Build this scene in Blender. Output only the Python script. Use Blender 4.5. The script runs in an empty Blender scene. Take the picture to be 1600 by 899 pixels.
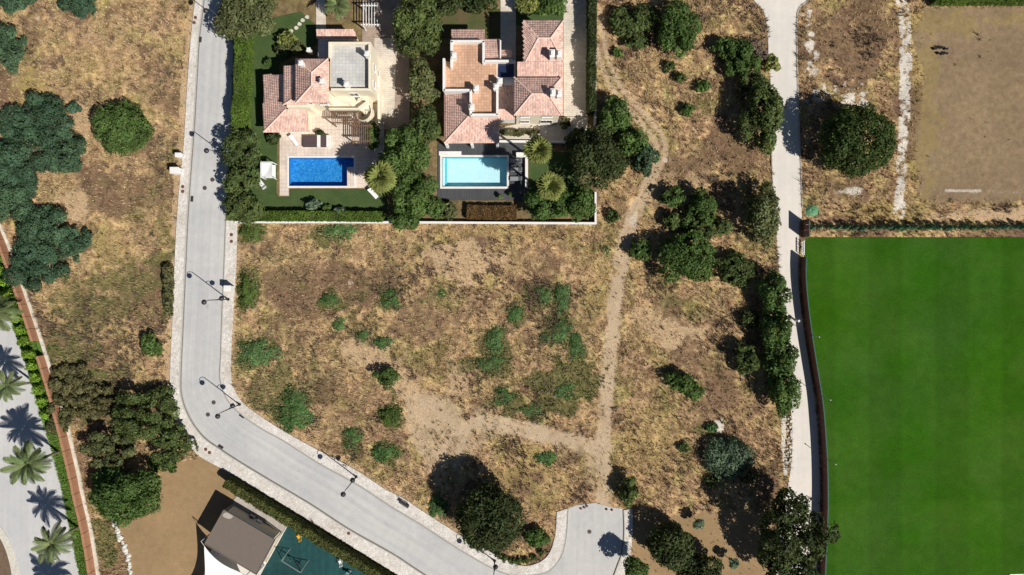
import bpy, bmesh, math, random
import numpy as np
from mathutils import Vector, Matrix

# ------------------------------------------------------------------ camera, world, sun
scene = bpy.context.scene
COL = scene.collection
H = 106.0                     # drone height above the ground, metres
cam_data = bpy.data.cameras.new('camera')
cam = bpy.data.objects.new('camera', cam_data)
COL.objects.link(cam)
cam.location = (0, 0, H)
cam.rotation_euler = (0, 0, 0)
cam_data.sensor_width = 36.0
cam_data.lens = 36.0 * H / 160.0
cam_data.clip_start = 0.5
cam_data.clip_end = 4000
scene.camera = cam

world = bpy.data.worlds.new('World')
scene.world = world
world.use_nodes = True
wn = world.node_tree
wn.nodes.clear()
sky = wn.nodes.new('ShaderNodeTexSky')
sky.sky_type = 'NISHITA'
sky.sun_disc = False
SUN_EL = math.radians(45.0)
sky.sun_elevation = SUN_EL
sky.sun_rotation = math.atan2(0.8, -0.6)
sky.air_density = 0.7
sky.dust_density = 0.2
bg = wn.nodes.new('ShaderNodeBackground')
bg.inputs['Strength'].default_value = 0.05
wo = wn.nodes.new('ShaderNodeOutputWorld')
wn.links.new(sky.outputs[0], bg.inputs[0])
wn.links.new(bg.outputs[0], wo.inputs[0])

sun_data = bpy.data.lights.new('sun', 'SUN')
sun_data.energy = 5.0
sun_data.angle = math.radians(0.5)
sun_data.color = (1.0, 0.955, 0.88)
sun = bpy.data.objects.new('sun', sun_data)
COL.objects.link(sun)
c, s = math.cos(SUN_EL), math.sin(SUN_EL)
sun.rotation_euler = Vector((-0.8 * c, 0.6 * c, -s)).to_track_quat('-Z', 'Y').to_euler()
sun.location = (60, -45, 90)

scene.view_settings.view_transform = 'Standard'
scene.view_settings.look = 'None'
scene.view_settings.exposure = 0.12
scene.view_settings.gamma = 1.0
scene.render.engine = 'CYCLES'
scene.cycles.transparent_max_bounces = 12
scene.cycles.max_bounces = 6

# ------------------------------------------------------------------ helpers
def P(px, py, z=0.0):
    """photo pixel -> world point at height z"""
    k = (H - z) / H
    return Vector(((px - 800) * 0.1 * k, (449.5 - py) * 0.1 * k, z))

def W(px, py):
    return ((px - 800) * 0.1, (449.5 - py) * 0.1)

def tag(o, label=None, cat=None, group=None, kind=None):
    if label: o['label'] = label
    if cat: o['category'] = cat
    if group: o['group'] = group
    if kind: o['kind'] = kind
    return o

def empty(name, loc, rz=0.0, label=None, cat=None, group=None):
    o = bpy.data.objects.new(name, None)
    o.empty_display_size = 0.3
    o.location = loc
    o.rotation_euler = (0, 0, rz)
    COL.objects.link(o)
    return tag(o, label, cat, group)

def link(name, me, mat=None, parent=None, loc=None, rot=None, local=True):
    o = bpy.data.objects.new(name, me)
    COL.objects.link(o)
    if mat is not None and not me.materials:
        me.materials.append(mat)
    if parent is not None:
        o.parent = parent
        if not local:
            o.location = -Vector(parent.location)
    if loc is not None: o.location = loc
    if rot is not None: o.rotation_euler = rot
    return o

def np_mesh(name, V, F, tint=None, smooth=False):
    """V (n,3) array, F (m,k) array of equal-sized faces, tint (n,) or (n,3)"""
    V = np.asarray(V, np.float32); F = np.asarray(F, np.int32)
    me = bpy.data.meshes.new(name)
    m, k = F.shape
    me.vertices.add(len(V)); me.vertices.foreach_set('co', V.ravel())
    me.loops.add(m * k); me.loops.foreach_set('vertex_index', F.ravel())
    me.polygons.add(m)
    me.polygons.foreach_set('loop_start', np.arange(0, m * k, k, dtype=np.int32))
    me.polygons.foreach_set('loop_total', np.full(m, k, np.int32))
    if smooth:
        me.polygons.foreach_set('use_smooth', np.ones(m, bool))
    me.update(calc_edges=True)
    if tint is not None:
        t = np.asarray(tint, np.float32)
        if t.ndim == 1: t = np.stack([t, t, t], 1)
        t4 = np.concatenate([t, np.ones((len(t), 1), np.float32)], 1)
        a = me.attributes.new('tint', 'FLOAT_COLOR', 'POINT')
        a.data.foreach_set('color', t4.ravel())
    return me

class MB:
    """collects simple solids into one mesh"""
    def __init__(s): s.v = []; s.f = []
    def add(s, vs, fs):
        b = len(s.v)
        s.v += [tuple(v) for v in vs]
        s.f += [tuple(i + b for i in f) for f in fs]
    def box(s, c, d, rz=0.0, rx=0.0, M=None):
        M = M or (Matrix.Rotation(rz, 4, 'Z') @ Matrix.Rotation(rx, 4, 'X'))
        c = Vector(c); hx, hy, hz = d[0] / 2, d[1] / 2, d[2] / 2
        vs = [c + M @ Vector((x, y, z)) for z in (-hz, hz) for y in (-hy, hy) for x in (-hx, hx)]
        s.add(vs, [(0, 2, 3, 1), (4, 5, 7, 6), (0, 1, 5, 4), (2, 6, 7, 3), (0, 4, 6, 2), (1, 3, 7, 5)])
        return s
    def bar(s, a, b, w, h=None):
        a = Vector(a); b = Vector(b); h = h or w
        d = b - a; L = d.length
        q = d.to_track_quat('X', 'Z').to_matrix().to_4x4()
        return s.box((a + b) / 2, (L, w, h), M=q)
    def prism(s, poly, z0, z1):
        """poly: list of (x,y) or (x,y,z)"""
        n = len(poly)
        ar = sum(poly[i][0] * poly[(i + 1) % n][1] - poly[(i + 1) % n][0] * poly[i][1] for i in range(n))
        if ar < 0: poly = poly[::-1]
        vs = [(p[0], p[1], z0) for p in poly] + [(p[0], p[1], z1) for p in poly]
        fs = [tuple(range(n - 1, -1, -1)), tuple(range(n, 2 * n))]
        fs += [(i, (i + 1) % n, n + (i + 1) % n, n + i) for i in range(n)]
        s.add(vs, fs)
        return s
    def tube(s, pts, rad, n=8, cap=True):
        pts = [Vector(p) for p in pts]
        if not isinstance(rad, (list, tuple)): rad = [rad] * len(pts)
        rings = []
        for i, p in enumerate(pts):
            d = pts[min(i + 1, len(pts) - 1)] - pts[max(i - 1, 0)]
            q = d.to_track_quat('Z', 'Y')
            rings.append([p + q @ Vector((math.cos(t) * rad[i], math.sin(t) * rad[i], 0))
                          for t in [2 * math.pi * k / n for k in range(n)]])
        vs = [v for r in rings for v in r]
        fs = [(i * n + k, i * n + (k + 1) % n, (i + 1) * n + (k + 1) % n, (i + 1) * n + k)
              for i in range(len(pts) - 1) for k in range(n)]
        if cap:
            fs.append(tuple(range(n - 1, -1, -1)))
            fs.append(tuple(range((len(pts) - 1) * n, len(pts) * n)))
        s.add(vs, fs)
        return s
    def mesh(s, name, smooth=False):
        me = bpy.data.meshes.new(name)
        me.from_pydata(s.v, [], s.f)
        if smooth:
            me.polygons.foreach_set('use_smooth', [True] * len(me.polygons))
        me.update()
        return me
    def build(s, name, mat, parent=None, smooth=False, bevel=0.0, local=False):
        me = s.mesh(name, smooth)
        if bevel:
            bm = bmesh.new(); bm.from_mesh(me)
            bmesh.ops.remove_doubles(bm, verts=bm.verts, dist=1e-5)
            bmesh.ops.bevel(bm, geom=[e for e in bm.edges], offset=bevel, segments=1, affect='EDGES')
            bm.to_mesh(me); bm.free()
        o = link(name, me, mat, parent)
        if parent is not None and not local:
            # vertices are in world space: undo the parent's transform
            pr = parent
            M = Matrix.Identity(4)
            chain = []
            while pr is not None:
                chain.append(pr); pr = pr.parent
            for q in reversed(chain):
                M = M @ (Matrix.Translation(q.location) @ q.rotation_euler.to_matrix().to_4x4())
            me.transform(M.inverted())
        return o

def catmull(pts, step=0.6):
    pts = [np.array(p, float) for p in pts]
    out = []
    for i in range(len(pts) - 1):
        p0 = pts[max(i - 1, 0)]; p1 = pts[i]; p2 = pts[i + 1]; p3 = pts[min(i + 2, len(pts) - 1)]
        n = max(2, int(np.linalg.norm(p2 - p1) / step))
        for k in range(n):
            t = k / n
            out.append(0.5 * ((2 * p1) + (-p0 + p2) * t + (2 * p0 - 5 * p1 + 4 * p2 - p3) * t * t
                              + (-p0 + 3 * p1 - 3 * p2 + p3) * t ** 3))
    out.append(pts[-1])
    return np.array(out)

def resample(pts, n):
    pts = np.asarray(pts, float)
    d = np.r_[0, np.cumsum(np.linalg.norm(np.diff(pts, axis=0), axis=1))]
    t = np.linspace(0, d[-1], n)
    return np.stack([np.interp(t, d, pts[:, k]) for k in range(pts.shape[1])], 1)

def wpts(px): return [W(*p) for p in px]

def offset_line(pts, d):
    """offset a polyline to its left by d"""
    pts = np.asarray(pts, float)
    t = np.gradient(pts, axis=0)
    t /= np.linalg.norm(t, axis=1, keepdims=True) + 1e-9
    return pts + np.stack([-t[:, 1], t[:, 0]], 1) * d

def in_poly(X, Y, poly):
    inside = np.zeros(X.shape, bool)
    n = len(poly)
    for i in range(n):
        x1, y1 = poly[i][:2]; x2, y2 = poly[(i + 1) % n][:2]
        if y1 == y2: continue
        cnd = ((y1 > Y) != (y2 > Y)) & (X < (x2 - x1) * (Y - y1) / (y2 - y1) + x1)
        inside ^= cnd
    return inside

def dist_line(X, Y, pts):
    D = np.full(X.shape, 1e9)
    for (x1, y1), (x2, y2) in zip(pts[:-1], pts[1:]):
        dx, dy = x2 - x1, y2 - y1
        L = dx * dx + dy * dy + 1e-12
        t = np.clip(((X - x1) * dx + (Y - y1) * dy) / L, 0, 1)
        D = np.minimum(D, np.hypot(X - x1 - t * dx, Y - y1 - t * dy))
    return D

def vnoise(X, Y, scale, seed):
    """smooth value noise, 0..1"""
    r = np.random.RandomState(seed)
    N = 256
    g = r.rand(N, N)
    x = X / scale + 1000.0; y = Y / scale + 1000.0
    xi = np.floor(x).astype(int); yi = np.floor(y).astype(int)
    fx = x - xi; fy = y - yi
    fx = fx * fx * (3 - 2 * fx); fy = fy * fy * (3 - 2 * fy)
    a = g[xi % N, yi % N]; b = g[(xi + 1) % N, yi % N]
    cc = g[xi % N, (yi + 1) % N]; d = g[(xi + 1) % N, (yi + 1) % N]
    return (a * (1 - fx) + b * fx) * (1 - fy) + (cc * (1 - fx) + d * fx) * fy

def fbm(X, Y, scale, seed, octs=4):
    v = 0; a = 1; t = 0
    for k in range(octs):
        v = v + a * vnoise(X, Y, scale / 2 ** k, seed + k * 17); t += a; a *= 0.55
    return v / t

def sstep(a, b, x):
    t = np.clip((x - a) / (b - a), 0, 1)
    return t * t * (3 - 2 * t)

# ------------------------------------------------------------------ materials
MATS = {}
class NT:
    def __init__(s, name):
        s.m = bpy.data.materials.new(name); s.m.use_nodes = True
        s.t = s.m.node_tree; s.t.nodes.clear()
        s.out = s.n('ShaderNodeOutputMaterial')
        MATS[name] = s.m
    def n(s, typ, **kw):
        nd = s.t.nodes.new(typ)
        for k, v in kw.items():
            setattr(nd, k, v)
        return nd
    def l(s, a, b): s.t.links.new(a, b)
    def set(s, sock, v):
        if hasattr(v, 'node'): s.l(v, sock)
        elif isinstance(v, (tuple, list)) and len(v) == 3 and sock.type == 'RGBA': sock.default_value = (*v, 1)
        else: sock.default_value = v
    def coord(s, scale=(1, 1, 1), rot=(0, 0, 0), obj=False):
        tc = s.n('ShaderNodeTexCoord') if obj else s.n('ShaderNodeNewGeometry')
        mp = s.n('ShaderNodeMapping')
        s.l(tc.outputs['Object'] if obj else tc.outputs['Position'], mp.inputs[0])
        mp.inputs['Scale'].default_value = scale; mp.inputs['Rotation'].default_value = rot
        return mp.outputs[0]
    def noise(s, scale, detail=4, rough=0.55, vec=None, dist=0.0):
        nd = s.n('ShaderNodeTexNoise')
        nd.inputs['Scale'].default_value = scale; nd.inputs['Detail'].default_value = detail
        nd.inputs['Roughness'].default_value = rough; nd.inputs['Distortion'].default_value = dist
        s.l(vec if vec is not None else s.coord(), nd.inputs['Vector'])
        return nd.outputs[0]
    def ramp(s, fac, stops):
        nd = s.n('ShaderNodeValToRGB')
        e = nd.color_ramp.elements
        while len(e) < len(stops): e.new(0.5)
        for i, (p, col) in enumerate(stops):
            e[i].position = p
            e[i].color = (*col, 1) if isinstance(col, (tuple, list)) else (col, col, col, 1)
        s.l(fac, nd.inputs[0])
        return nd.outputs[0]
    def mix(s, a, b, fac, mode='MIX'):
        nd = s.n('ShaderNodeMix', data_type='RGBA', blend_type=mode)
        s.set(nd.inputs['Factor'], fac); s.set(nd.inputs['A'], a); s.set(nd.inputs['B'], b)
        return nd.outputs['Result']
    def math(s, op, a, b=0.0, clamp=False):
        nd = s.n('ShaderNodeMath', operation=op, use_clamp=clamp)
        s.set(nd.inputs[0], a); s.set(nd.inputs[1], b)
        return nd.outputs[0]
    def bump(s, h, strength=0.3, dist=0.05):
        nd = s.n('ShaderNodeBump')
        nd.inputs['Strength'].default_value = strength; nd.inputs['Distance'].default_value = dist
        s.l(h, nd.inputs['Height'])
        return nd.outputs[0]
    def attr(s, name):
        nd = s.n('ShaderNodeAttribute', attribute_name=name)
        return nd
    def bsdf(s, color, rough=0.8, normal=None, metal=0.0, spec=0.3):
        b = s.n('ShaderNodeBsdfPrincipled')
        s.set(b.inputs['Base Color'], color); s.set(b.inputs['Roughness'], rough)
        b.inputs['Metallic'].default_value = metal
        b.inputs['Specular IOR Level'].default_value = spec
        if normal is not None: s.l(normal, b.inputs['Normal'])
        s.l(b.outputs[0], s.out.inputs[0])
        return s.m

def mat_plain(name, col, rough=0.7, var=0.18, scale=3.0, metal=0.0, spec=0.3, bump=0.1):
    t = NT(name)
    n1 = t.noise(scale, 5)
    n2 = t.noise(scale * 9, 3)
    f = t.ramp(n1, [(0.25, 1 - var), (0.75, 1 + var * 0.6)])
    cc = t.mix(col, f, 1.0, 'MULTIPLY')
    g = t.ramp(n2, [(0.3, 1 - var * 0.5), (0.7, 1 + var * 0.3)])
    cc = t.mix(cc, g, 1.0, 'MULTIPLY')
    return t.bsdf(cc, rough, t.bump(n2, bump, 0.02), metal, spec)

LEAF_GAIN = 1.2
def mat_leaf(name, col, col2, rough=0.6, trans=0.25):
    t = NT(name)
    at = t.attr('tint')
    oi = t.n('ShaderNodeObjectInfo')
    cc = t.mix(tuple(x * LEAF_GAIN for x in col), tuple(x * LEAF_GAIN for x in col2), oi.outputs['Random'])
    n1 = t.noise(0.9, 3)
    cc = t.mix(cc, t.ramp(n1, [(0.3, 0.72), (0.7, 1.25)]), 1.0, 'MULTIPLY')
    cc = t.mix(cc, at.outputs['Color'], 1.0, 'MULTIPLY')
    b = t.n('ShaderNodeBsdfPrincipled')
    t.l(cc, b.inputs['Base Color']); b.inputs['Roughness'].default_value = rough
    b.inputs['Specular IOR Level'].default_value = 0.10
    tr = t.n('ShaderNodeBsdfTranslucent')
    t.l(t.mix(cc, (1.0, 1.15, 0.55), 1.0, 'MULTIPLY'), tr.inputs[0])
    mx = t.n('ShaderNodeMixShader'); mx.inputs[0].default_value = trans
    t.l(b.outputs[0], mx.inputs[1]); t.l(tr.outputs[0], mx.inputs[2])
    t.l(mx.outputs[0], t.out.inputs[0])
    return t.m

def mat_grass_blade(name):
    t = NT(name)
    at = t.attr('tint')
    return t.bsdf(at.outputs['Color'], 0.75, spec=0.15)

mat_leaf('juniper', (0.055, 0.102, 0.058), (0.068, 0.115, 0.060))
mat_leaf('broadleaf', (0.082, 0.112, 0.038), (0.104, 0.136, 0.044), trans=0.35)
mat_leaf('dark_broadleaf', (0.044, 0.060, 0.021), (0.056, 0.072, 0.025))
mat_leaf('round_crown', (0.048, 0.074, 0.020), (0.050, 0.076, 0.021))
mat_leaf('olive_leaf', (0.115, 0.130, 0.055), (0.140, 0.150, 0.060), trans=0.32)
mat_leaf('lush_leaf', (0.074, 0.124, 0.034), (0.096, 0.150, 0.042), trans=0.35)
mat_leaf('grey_leaf', (0.120, 0.170, 0.105), (0.130, 0.180, 0.115))
mat_leaf('scrub_leaf', (0.105, 0.110, 0.045), (0.130, 0.120, 0.055), trans=0.3)
mat_leaf('weed_leaf', (0.072, 0.150, 0.050), (0.105, 0.200, 0.080), trans=0.3)
mat_leaf('hedge_leaf', (0.088, 0.140, 0.024), (0.098, 0.150, 0.028), trans=0.3)
mat_leaf('lime_leaf', (0.16, 0.27, 0.030), (0.18, 0.29, 0.035), trans=0.35)
mat_leaf('dull_hedge_leaf', (0.095, 0.105, 0.030), (0.100, 0.110, 0.034))
mat_leaf('dry_hedge_leaf', (0.130, 0.075, 0.030), (0.140, 0.085, 0.032))
mat_leaf('palm_leaf', (0.110, 0.150, 0.060), (0.150, 0.180, 0.075), trans=0.15)
mat_leaf('fan_palm_leaf', (0.170, 0.195, 0.055), (0.190, 0.205, 0.060))
mat_leaf('cypress_leaf', (0.065, 0.160, 0.090), (0.080, 0.170, 0.100))
mat_leaf('dead_twig', (0.140, 0.110, 0.085), (0.170, 0.130, 0.095), trans=0.05)
mat_plain('bark', (0.11, 0.085, 0.06), 0.9, 0.3, 4)
mat_plain('palm_bark', (0.20, 0.15, 0.10), 0.9, 0.3, 5)
mat_grass_blade('grass_blade')
mat_plain('black_metal', (0.025, 0.028, 0.032), 0.45, 0.1, spec=0.5)
mat_plain('iron', (0.11, 0.085, 0.075), 0.7, 0.25, metal=0.3)
mat_plain('rust_iron', (0.17, 0.075, 0.055), 0.75, 0.25)
mat_plain('white_metal', (0.72, 0.73, 0.72), 0.45, 0.05)
mat_plain('grey_metal', (0.30, 0.31, 0.32), 0.5, 0.1)
mat_plain('white_paint', (0.76, 0.74, 0.70), 0.7, 0.08, 1.2)
mat_plain('cream_paint', (0.78, 0.70, 0.545), 0.75, 0.08, 0.8)
mat_plain('white_wall', (0.72, 0.70, 0.66), 0.8, 0.14, 1.0)
mat_plain('terracotta_wall', (0.40, 0.20, 0.115), 0.85, 0.16, 1.3)
mat_plain('footing', (0.62, 0.58, 0.49), 0.9, 0.28, 1.6, bump=0.4)
mat_plain('pale_stone', (0.62, 0.58, 0.50), 0.85, 0.22, 2.5, bump=0.4)
mat_plain('rubble_stone', (0.50, 0.43, 0.34), 0.9, 0.3, 2.5, bump=0.4)
mat_plain('white_rock', (0.64, 0.62, 0.56), 0.9, 0.25, 3.5, bump=0.6)
mat_plain('kerb', (0.46, 0.44, 0.40), 0.85, 0.16, 1.5)
mat_plain('gutter', (0.20, 0.185, 0.17), 0.9, 0.3, 2.0)
mat_plain('cover_tile', (0.165, 0.135, 0.112), 0.85, 0.06, 1.2)
mat_plain('fabric_white', (0.78, 0.78, 0.77), 0.85, 0.03)
mat_plain('fabric_dark', (0.085, 0.060, 0.062), 0.9, 0.12)
mat_plain('fabric_grey', (0.24, 0.25, 0.25), 0.9, 0.1)
mat_plain('yellow_plastic', (0.72, 0.42, 0.03), 0.4, 0.05)
mat_plain('teal_metal', (0.12, 0.26, 0.25), 0.5, 0.1)
mat_plain('galvanised', (0.42, 0.44, 0.40), 0.45, 0.1, metal=0.4)
mat_plain('wood', (0.22, 0.13, 0.075), 0.8, 0.2, 2)
mat_plain('light_wood', (0.42, 0.32, 0.21), 0.8, 0.2, 2)
mat_plain('green_tarp', (0.11, 0.28, 0.14), 0.6, 0.15, 1.5)
mat_plain('red_board', (0.17, 0.075, 0.06), 0.8, 0.25, 1.2)
mat_plain('green_net', (0.03, 0.10, 0.075), 0.7, 0.2, 3)
mat_plain('soil', (0.17, 0.115, 0.075), 0.95, 0.3, 2, bump=0.6)
mat_plain('boulder_red', (0.20, 0.115, 0.09), 0.9, 0.25, 4, bump=0.5)

def mat_glass(name, col):
    t = NT(name)
    return t.bsdf(col, 0.08, spec=0.6)
mat_glass('window_glass', (0.03, 0.04, 0.05))
mat_glass('recess_shade_glass', (0.02, 0.03, 0.07))  # bluish panel glass, darkened to carry the shade of the villa's recess

# roof tiles
t = NT('roof_tile')
at = t.attr('tint')
n1 = t.noise(0.7, 4); n2 = t.noise(6, 3)
cc = t.mix((0.71, 0.47, 0.39), t.ramp(n1, [(0.3, 0.82), (0.7, 1.12)]), 1.0, 'MULTIPLY')
cc = t.mix(cc, t.ramp(n2, [(0.3, 0.85), (0.7, 1.1)]), 1.0, 'MULTIPLY')
cc = t.mix(cc, at.outputs['Color'], 1.0, 'MULTIPLY')
t.bsdf(cc, 0.85)
mat_plain('roof_bed', (0.50, 0.30, 0.24), 0.9, 0.2, 1.2)
mat_plain('ridge_mortar', (0.74, 0.55, 0.46), 0.9, 0.15, 3)

def mat_pavers(name, col, mortar, bw, bh, var=0.25, rot=0.0, msize=0.03, bump=0.3, offs=0.5):
    t = NT(name)
    br = t.n('ShaderNodeTexBrick')
    t.l(t.coord(rot=(0, 0, rot)), br.inputs['Vector'])
    br.inputs['Scale'].default_value = 1.0
    br.inputs['Brick Width'].default_value = bw; br.inputs['Row Height'].default_value = bh
    br.inputs['Mortar Size'].default_value = msize
    br.offset = offs
    lo = tuple(x * (1 - var) for x in col); hi = tuple(min(0.9, x * (1 + var * 0.6)) for x in col)
    br.inputs['Color1'].default_value = (*lo, 1); br.inputs['Color2'].default_value = (*hi, 1)
    br.inputs['Mortar'].default_value = (*mortar, 1)
    n1 = t.noise(0.35, 5)
    cc = t.mix(br.outputs['Color'], t.ramp(n1, [(0.3, 0.80), (0.7, 1.08)]), 1.0, 'MULTIPLY')
    n2 = t.noise(8, 3)
    cc = t.mix(cc, t.ramp(n2, [(0.3, 0.88), (0.7, 1.06)]), 1.0, 'MULTIPLY')
    return t.bsdf(cc, 0.85, t.bump(n2, bump, 0.02))

mat_pavers('terrace_terracotta', (0.63, 0.385, 0.255), (0.40, 0.24, 0.15), 0.42, 0.42, 0.16, msize=0.02, offs=0)
mat_pavers('terrace_grey', (0.58, 0.57, 0.54), (0.42, 0.41, 0.39), 0.5, 0.5, 0.08, msize=0.02, offs=0)
mat_pavers('pool_deck_tile', (0.73, 0.615, 0.525), (0.50, 0.41, 0.33), 0.6, 0.6, 0.07, msize=0.02, offs=0)
mat_pavers('drive_pavers', (0.70, 0.62, 0.52), (0.44, 0.39, 0.31), 0.5, 0.3, 0.10, msize=0.02)
mat_pavers('brown_pavers', (0.42, 0.32, 0.25), (0.28, 0.21, 0.16), 0.4, 0.25, 0.14, msize=0.02)
mat_pavers('deck_board', (0.085, 0.088, 0.095), (0.02, 0.02, 0.02), 4.0, 0.16, 0.14, rot=math.pi / 2, msize=0.015)

# cobbled pavement
t = NT('cobble')
vo = t.n('ShaderNodeTexVoronoi'); vo.inputs['Scale'].default_value = 3.2
t.l(t.coord(), vo.inputs['Vector'])
cell = t.ramp(vo.outputs['Color'], [(0.0, (0.58, 0.55, 0.52)), (1.0, (0.80, 0.78, 0.75))])
edge = t.n('ShaderNodeTexVoronoi', feature='DISTANCE_TO_EDGE'); edge.inputs['Scale'].default_value = 3.2
t.l(t.coord(), edge.inputs['Vector'])
cc = t.mix((0.42, 0.37, 0.31), cell, t.ramp(edge.outputs['Distance'], [(0.01, 0.0), (0.06, 1.0)]))
n1 = t.noise(0.28, 5); n2 = t.noise(1.7, 4)
cc = t.mix(cc, t.ramp(n1, [(0.3, (0.84, 0.80, 0.75)), (0.65, (1.04, 1.02, 1.0))]), 1.0, 'MULTIPLY')
cc = t.mix(cc, t.ramp(n2, [(0.3, 0.86), (0.7, 1.05)]), 1.0, 'MULTIPLY')
t.bsdf(cc, 0.85, t.bump(edge.outputs['Distance'], 0.3, 0.02))

def mat_concrete(name, col, streak_rot, var=0.1, warm=(1.0, 0.97, 0.93)):
    t = NT(name)
    a = t.noise(0.12, 5); b = t.noise(1.0, 5, 0.65)
    st = t.noise(1.0, 4, 0.6, vec=t.coord(scale=(1.4, 0.05, 1), rot=(0, 0, streak_rot)))
    f = t.noise(14, 3, 0.7)
    cc = t.mix(col, t.ramp(a, [(0.3, (1 - var * 1.3, 1 - var * 1.3, 1 - var * 1.3)), (0.7, (1.05, 1.05 * warm[1], 1.05 * warm[2]))]), 1.0, 'MULTIPLY')
    cc = t.mix(cc, t.ramp(b, [(0.25, 1 - var), (0.75, 1 + var * 0.5)]), 1.0, 'MULTIPLY')
    cc = t.mix(cc, t.ramp(st, [(0.3, 1 - var * 0.9), (0.7, 1 + var * 0.5)]), 1.0, 'MULTIPLY')
    cc = t.mix(cc, t.ramp(f, [(0.3, 0.9), (0.7, 1.06)]), 1.0, 'MULTIPLY')
    return t.bsdf(cc, 0.88, t.bump(f, 0.15, 0.01))
mat_concrete('road_surface', (0.53, 0.525, 0.515), 0.05)
t = NT('road_lane')
at = t.attr('lanepos')
mp = t.n('ShaderNodeMapping'); t.l(at.outputs['Color'], mp.inputs[0]); mp.inputs['Scale'].default_value = (22, 9, 1)
st = t.noise(1.0, 5, 0.6, vec=mp.outputs[0])
mp2 = t.n('ShaderNodeMapping'); t.l(at.outputs['Color'], mp2.inputs[0]); mp2.inputs['Scale'].default_value = (5, 3, 1)
st2 = t.noise(1.0, 4, 0.6, vec=mp2.outputs[0])
sp = t.n('ShaderNodeSeparateColor'); t.l(at.outputs['Color'], sp.inputs[0])
def wheel(u, w):
    d = t.math('ABSOLUTE', t.math('SUBTRACT', sp.outputs[0], u))
    return t.ramp(t.math('DIVIDE', d, w), [(0.0, 1.0), (1.0, 0.0)])
wt = t.math('ADD', t.math('ADD', wheel(.17, .09), wheel(.40, .09)), t.math('ADD', wheel(.60, .09), wheel(.83, .09)))
a_ = t.noise(0.11, 5); b_ = t.noise(0.9, 5, 0.65); f_ = t.noise(14, 3, 0.7); sp_ = t.noise(0.5, 2, 0.5)
cc = t.mix((0.555, 0.552, 0.545), t.ramp(a_, [(0.3, (0.86, 0.865, 0.87)), (0.7, (1.05, 1.03, 1.0))]), 1.0, 'MULTIPLY')
cc = t.mix(cc, t.ramp(b_, [(0.25, 0.90), (0.75, 1.05)]), 1.0, 'MULTIPLY')
cc = t.mix(cc, t.ramp(st, [(0.3, 0.925), (0.7, 1.04)]), 1.0, 'MULTIPLY')
cc = t.mix(cc, t.ramp(st2, [(0.3, (0.92, 0.92, 0.94)), (0.7, (1.05, 1.04, 1.02))]), 1.0, 'MULTIPLY')
cc = t.mix(cc, (0.88, 0.885, 0.90), t.math('MULTIPLY', wt, 0.45), 'MULTIPLY')
edge_ = t.math('ADD', wheel(0.0, .07), wheel(1.0, .07))
cc = t.mix(cc, (0.80, 0.74, 0.66), t.math('MULTIPLY', edge_, 0.5), 'MULTIPLY')
cc = t.mix(cc, (0.70, 0.69, 0.68), t.ramp(sp_, [(0.66, 0.0), (0.74, 0.35)]), 'MULTIPLY')
cc = t.mix(cc, t.ramp(f_, [(0.3, 0.9), (0.7, 1.06)]), 1.0, 'MULTIPLY')
t.bsdf(cc, 0.88, t.bump(f_, 0.15, 0.01))
mat_concrete('road_diagonal', (0.475, 0.462, 0.44), 1.02)
mat_concrete('lane_surface', (0.67, 0.635, 0.59), 0.0, 0.07)
mat_concrete('avenue_surface', (0.54, 0.54, 0.545), 0.25, 0.08)
mat_concrete('concrete_pad', (0.50, 0.455, 0.40), 0.6, 0.16)
mat_concrete('rubber_floor', (0.016, 0.085, 0.088), 1.05, 0.3)

# water and pools
t = NT('pool_water')
nz = t.noise(1.6, 3, 0.6, dist=0.6)
bp = t.bump(nz, 0.25, 0.04)
tr = t.n('ShaderNodeBsdfTransparent'); tr.inputs[0].default_value = (0.86, 0.95, 0.98, 1)
gl = t.n('ShaderNodeBsdfGlossy'); gl.inputs['Roughness'].default_value = 0.05
t.l(bp, gl.inputs['Normal'])
fr = t.n('ShaderNodeFresnel'); fr.inputs['IOR'].default_value = 1.33; t.l(bp, fr.inputs['Normal'])
mx = t.n('ShaderNodeMixShader'); t.l(fr.outputs[0], mx.inputs[0]); t.l(tr.outputs[0], mx.inputs[1]); t.l(gl.outputs[0], mx.inputs[2])
t.l(mx.outputs[0], t.out.inputs[0])
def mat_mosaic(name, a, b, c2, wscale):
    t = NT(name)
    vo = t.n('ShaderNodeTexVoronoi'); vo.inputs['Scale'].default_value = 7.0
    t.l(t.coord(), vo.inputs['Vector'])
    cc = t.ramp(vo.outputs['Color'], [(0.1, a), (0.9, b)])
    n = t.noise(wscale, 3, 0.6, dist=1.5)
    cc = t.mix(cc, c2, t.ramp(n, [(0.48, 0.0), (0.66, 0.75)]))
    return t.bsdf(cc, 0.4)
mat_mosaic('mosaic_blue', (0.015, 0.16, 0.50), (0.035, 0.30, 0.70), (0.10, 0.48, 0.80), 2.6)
mat_mosaic('mosaic_cyan', (0.66, 0.93, 0.95), (0.74, 0.95, 0.96), (0.88, 0.97, 0.97), 1.0)
mat_mosaic('mosaic_turquoise', (0.06, 0.42, 0.58), (0.09, 0.52, 0.66), (0.12, 0.56, 0.68), 1.0)

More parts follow.
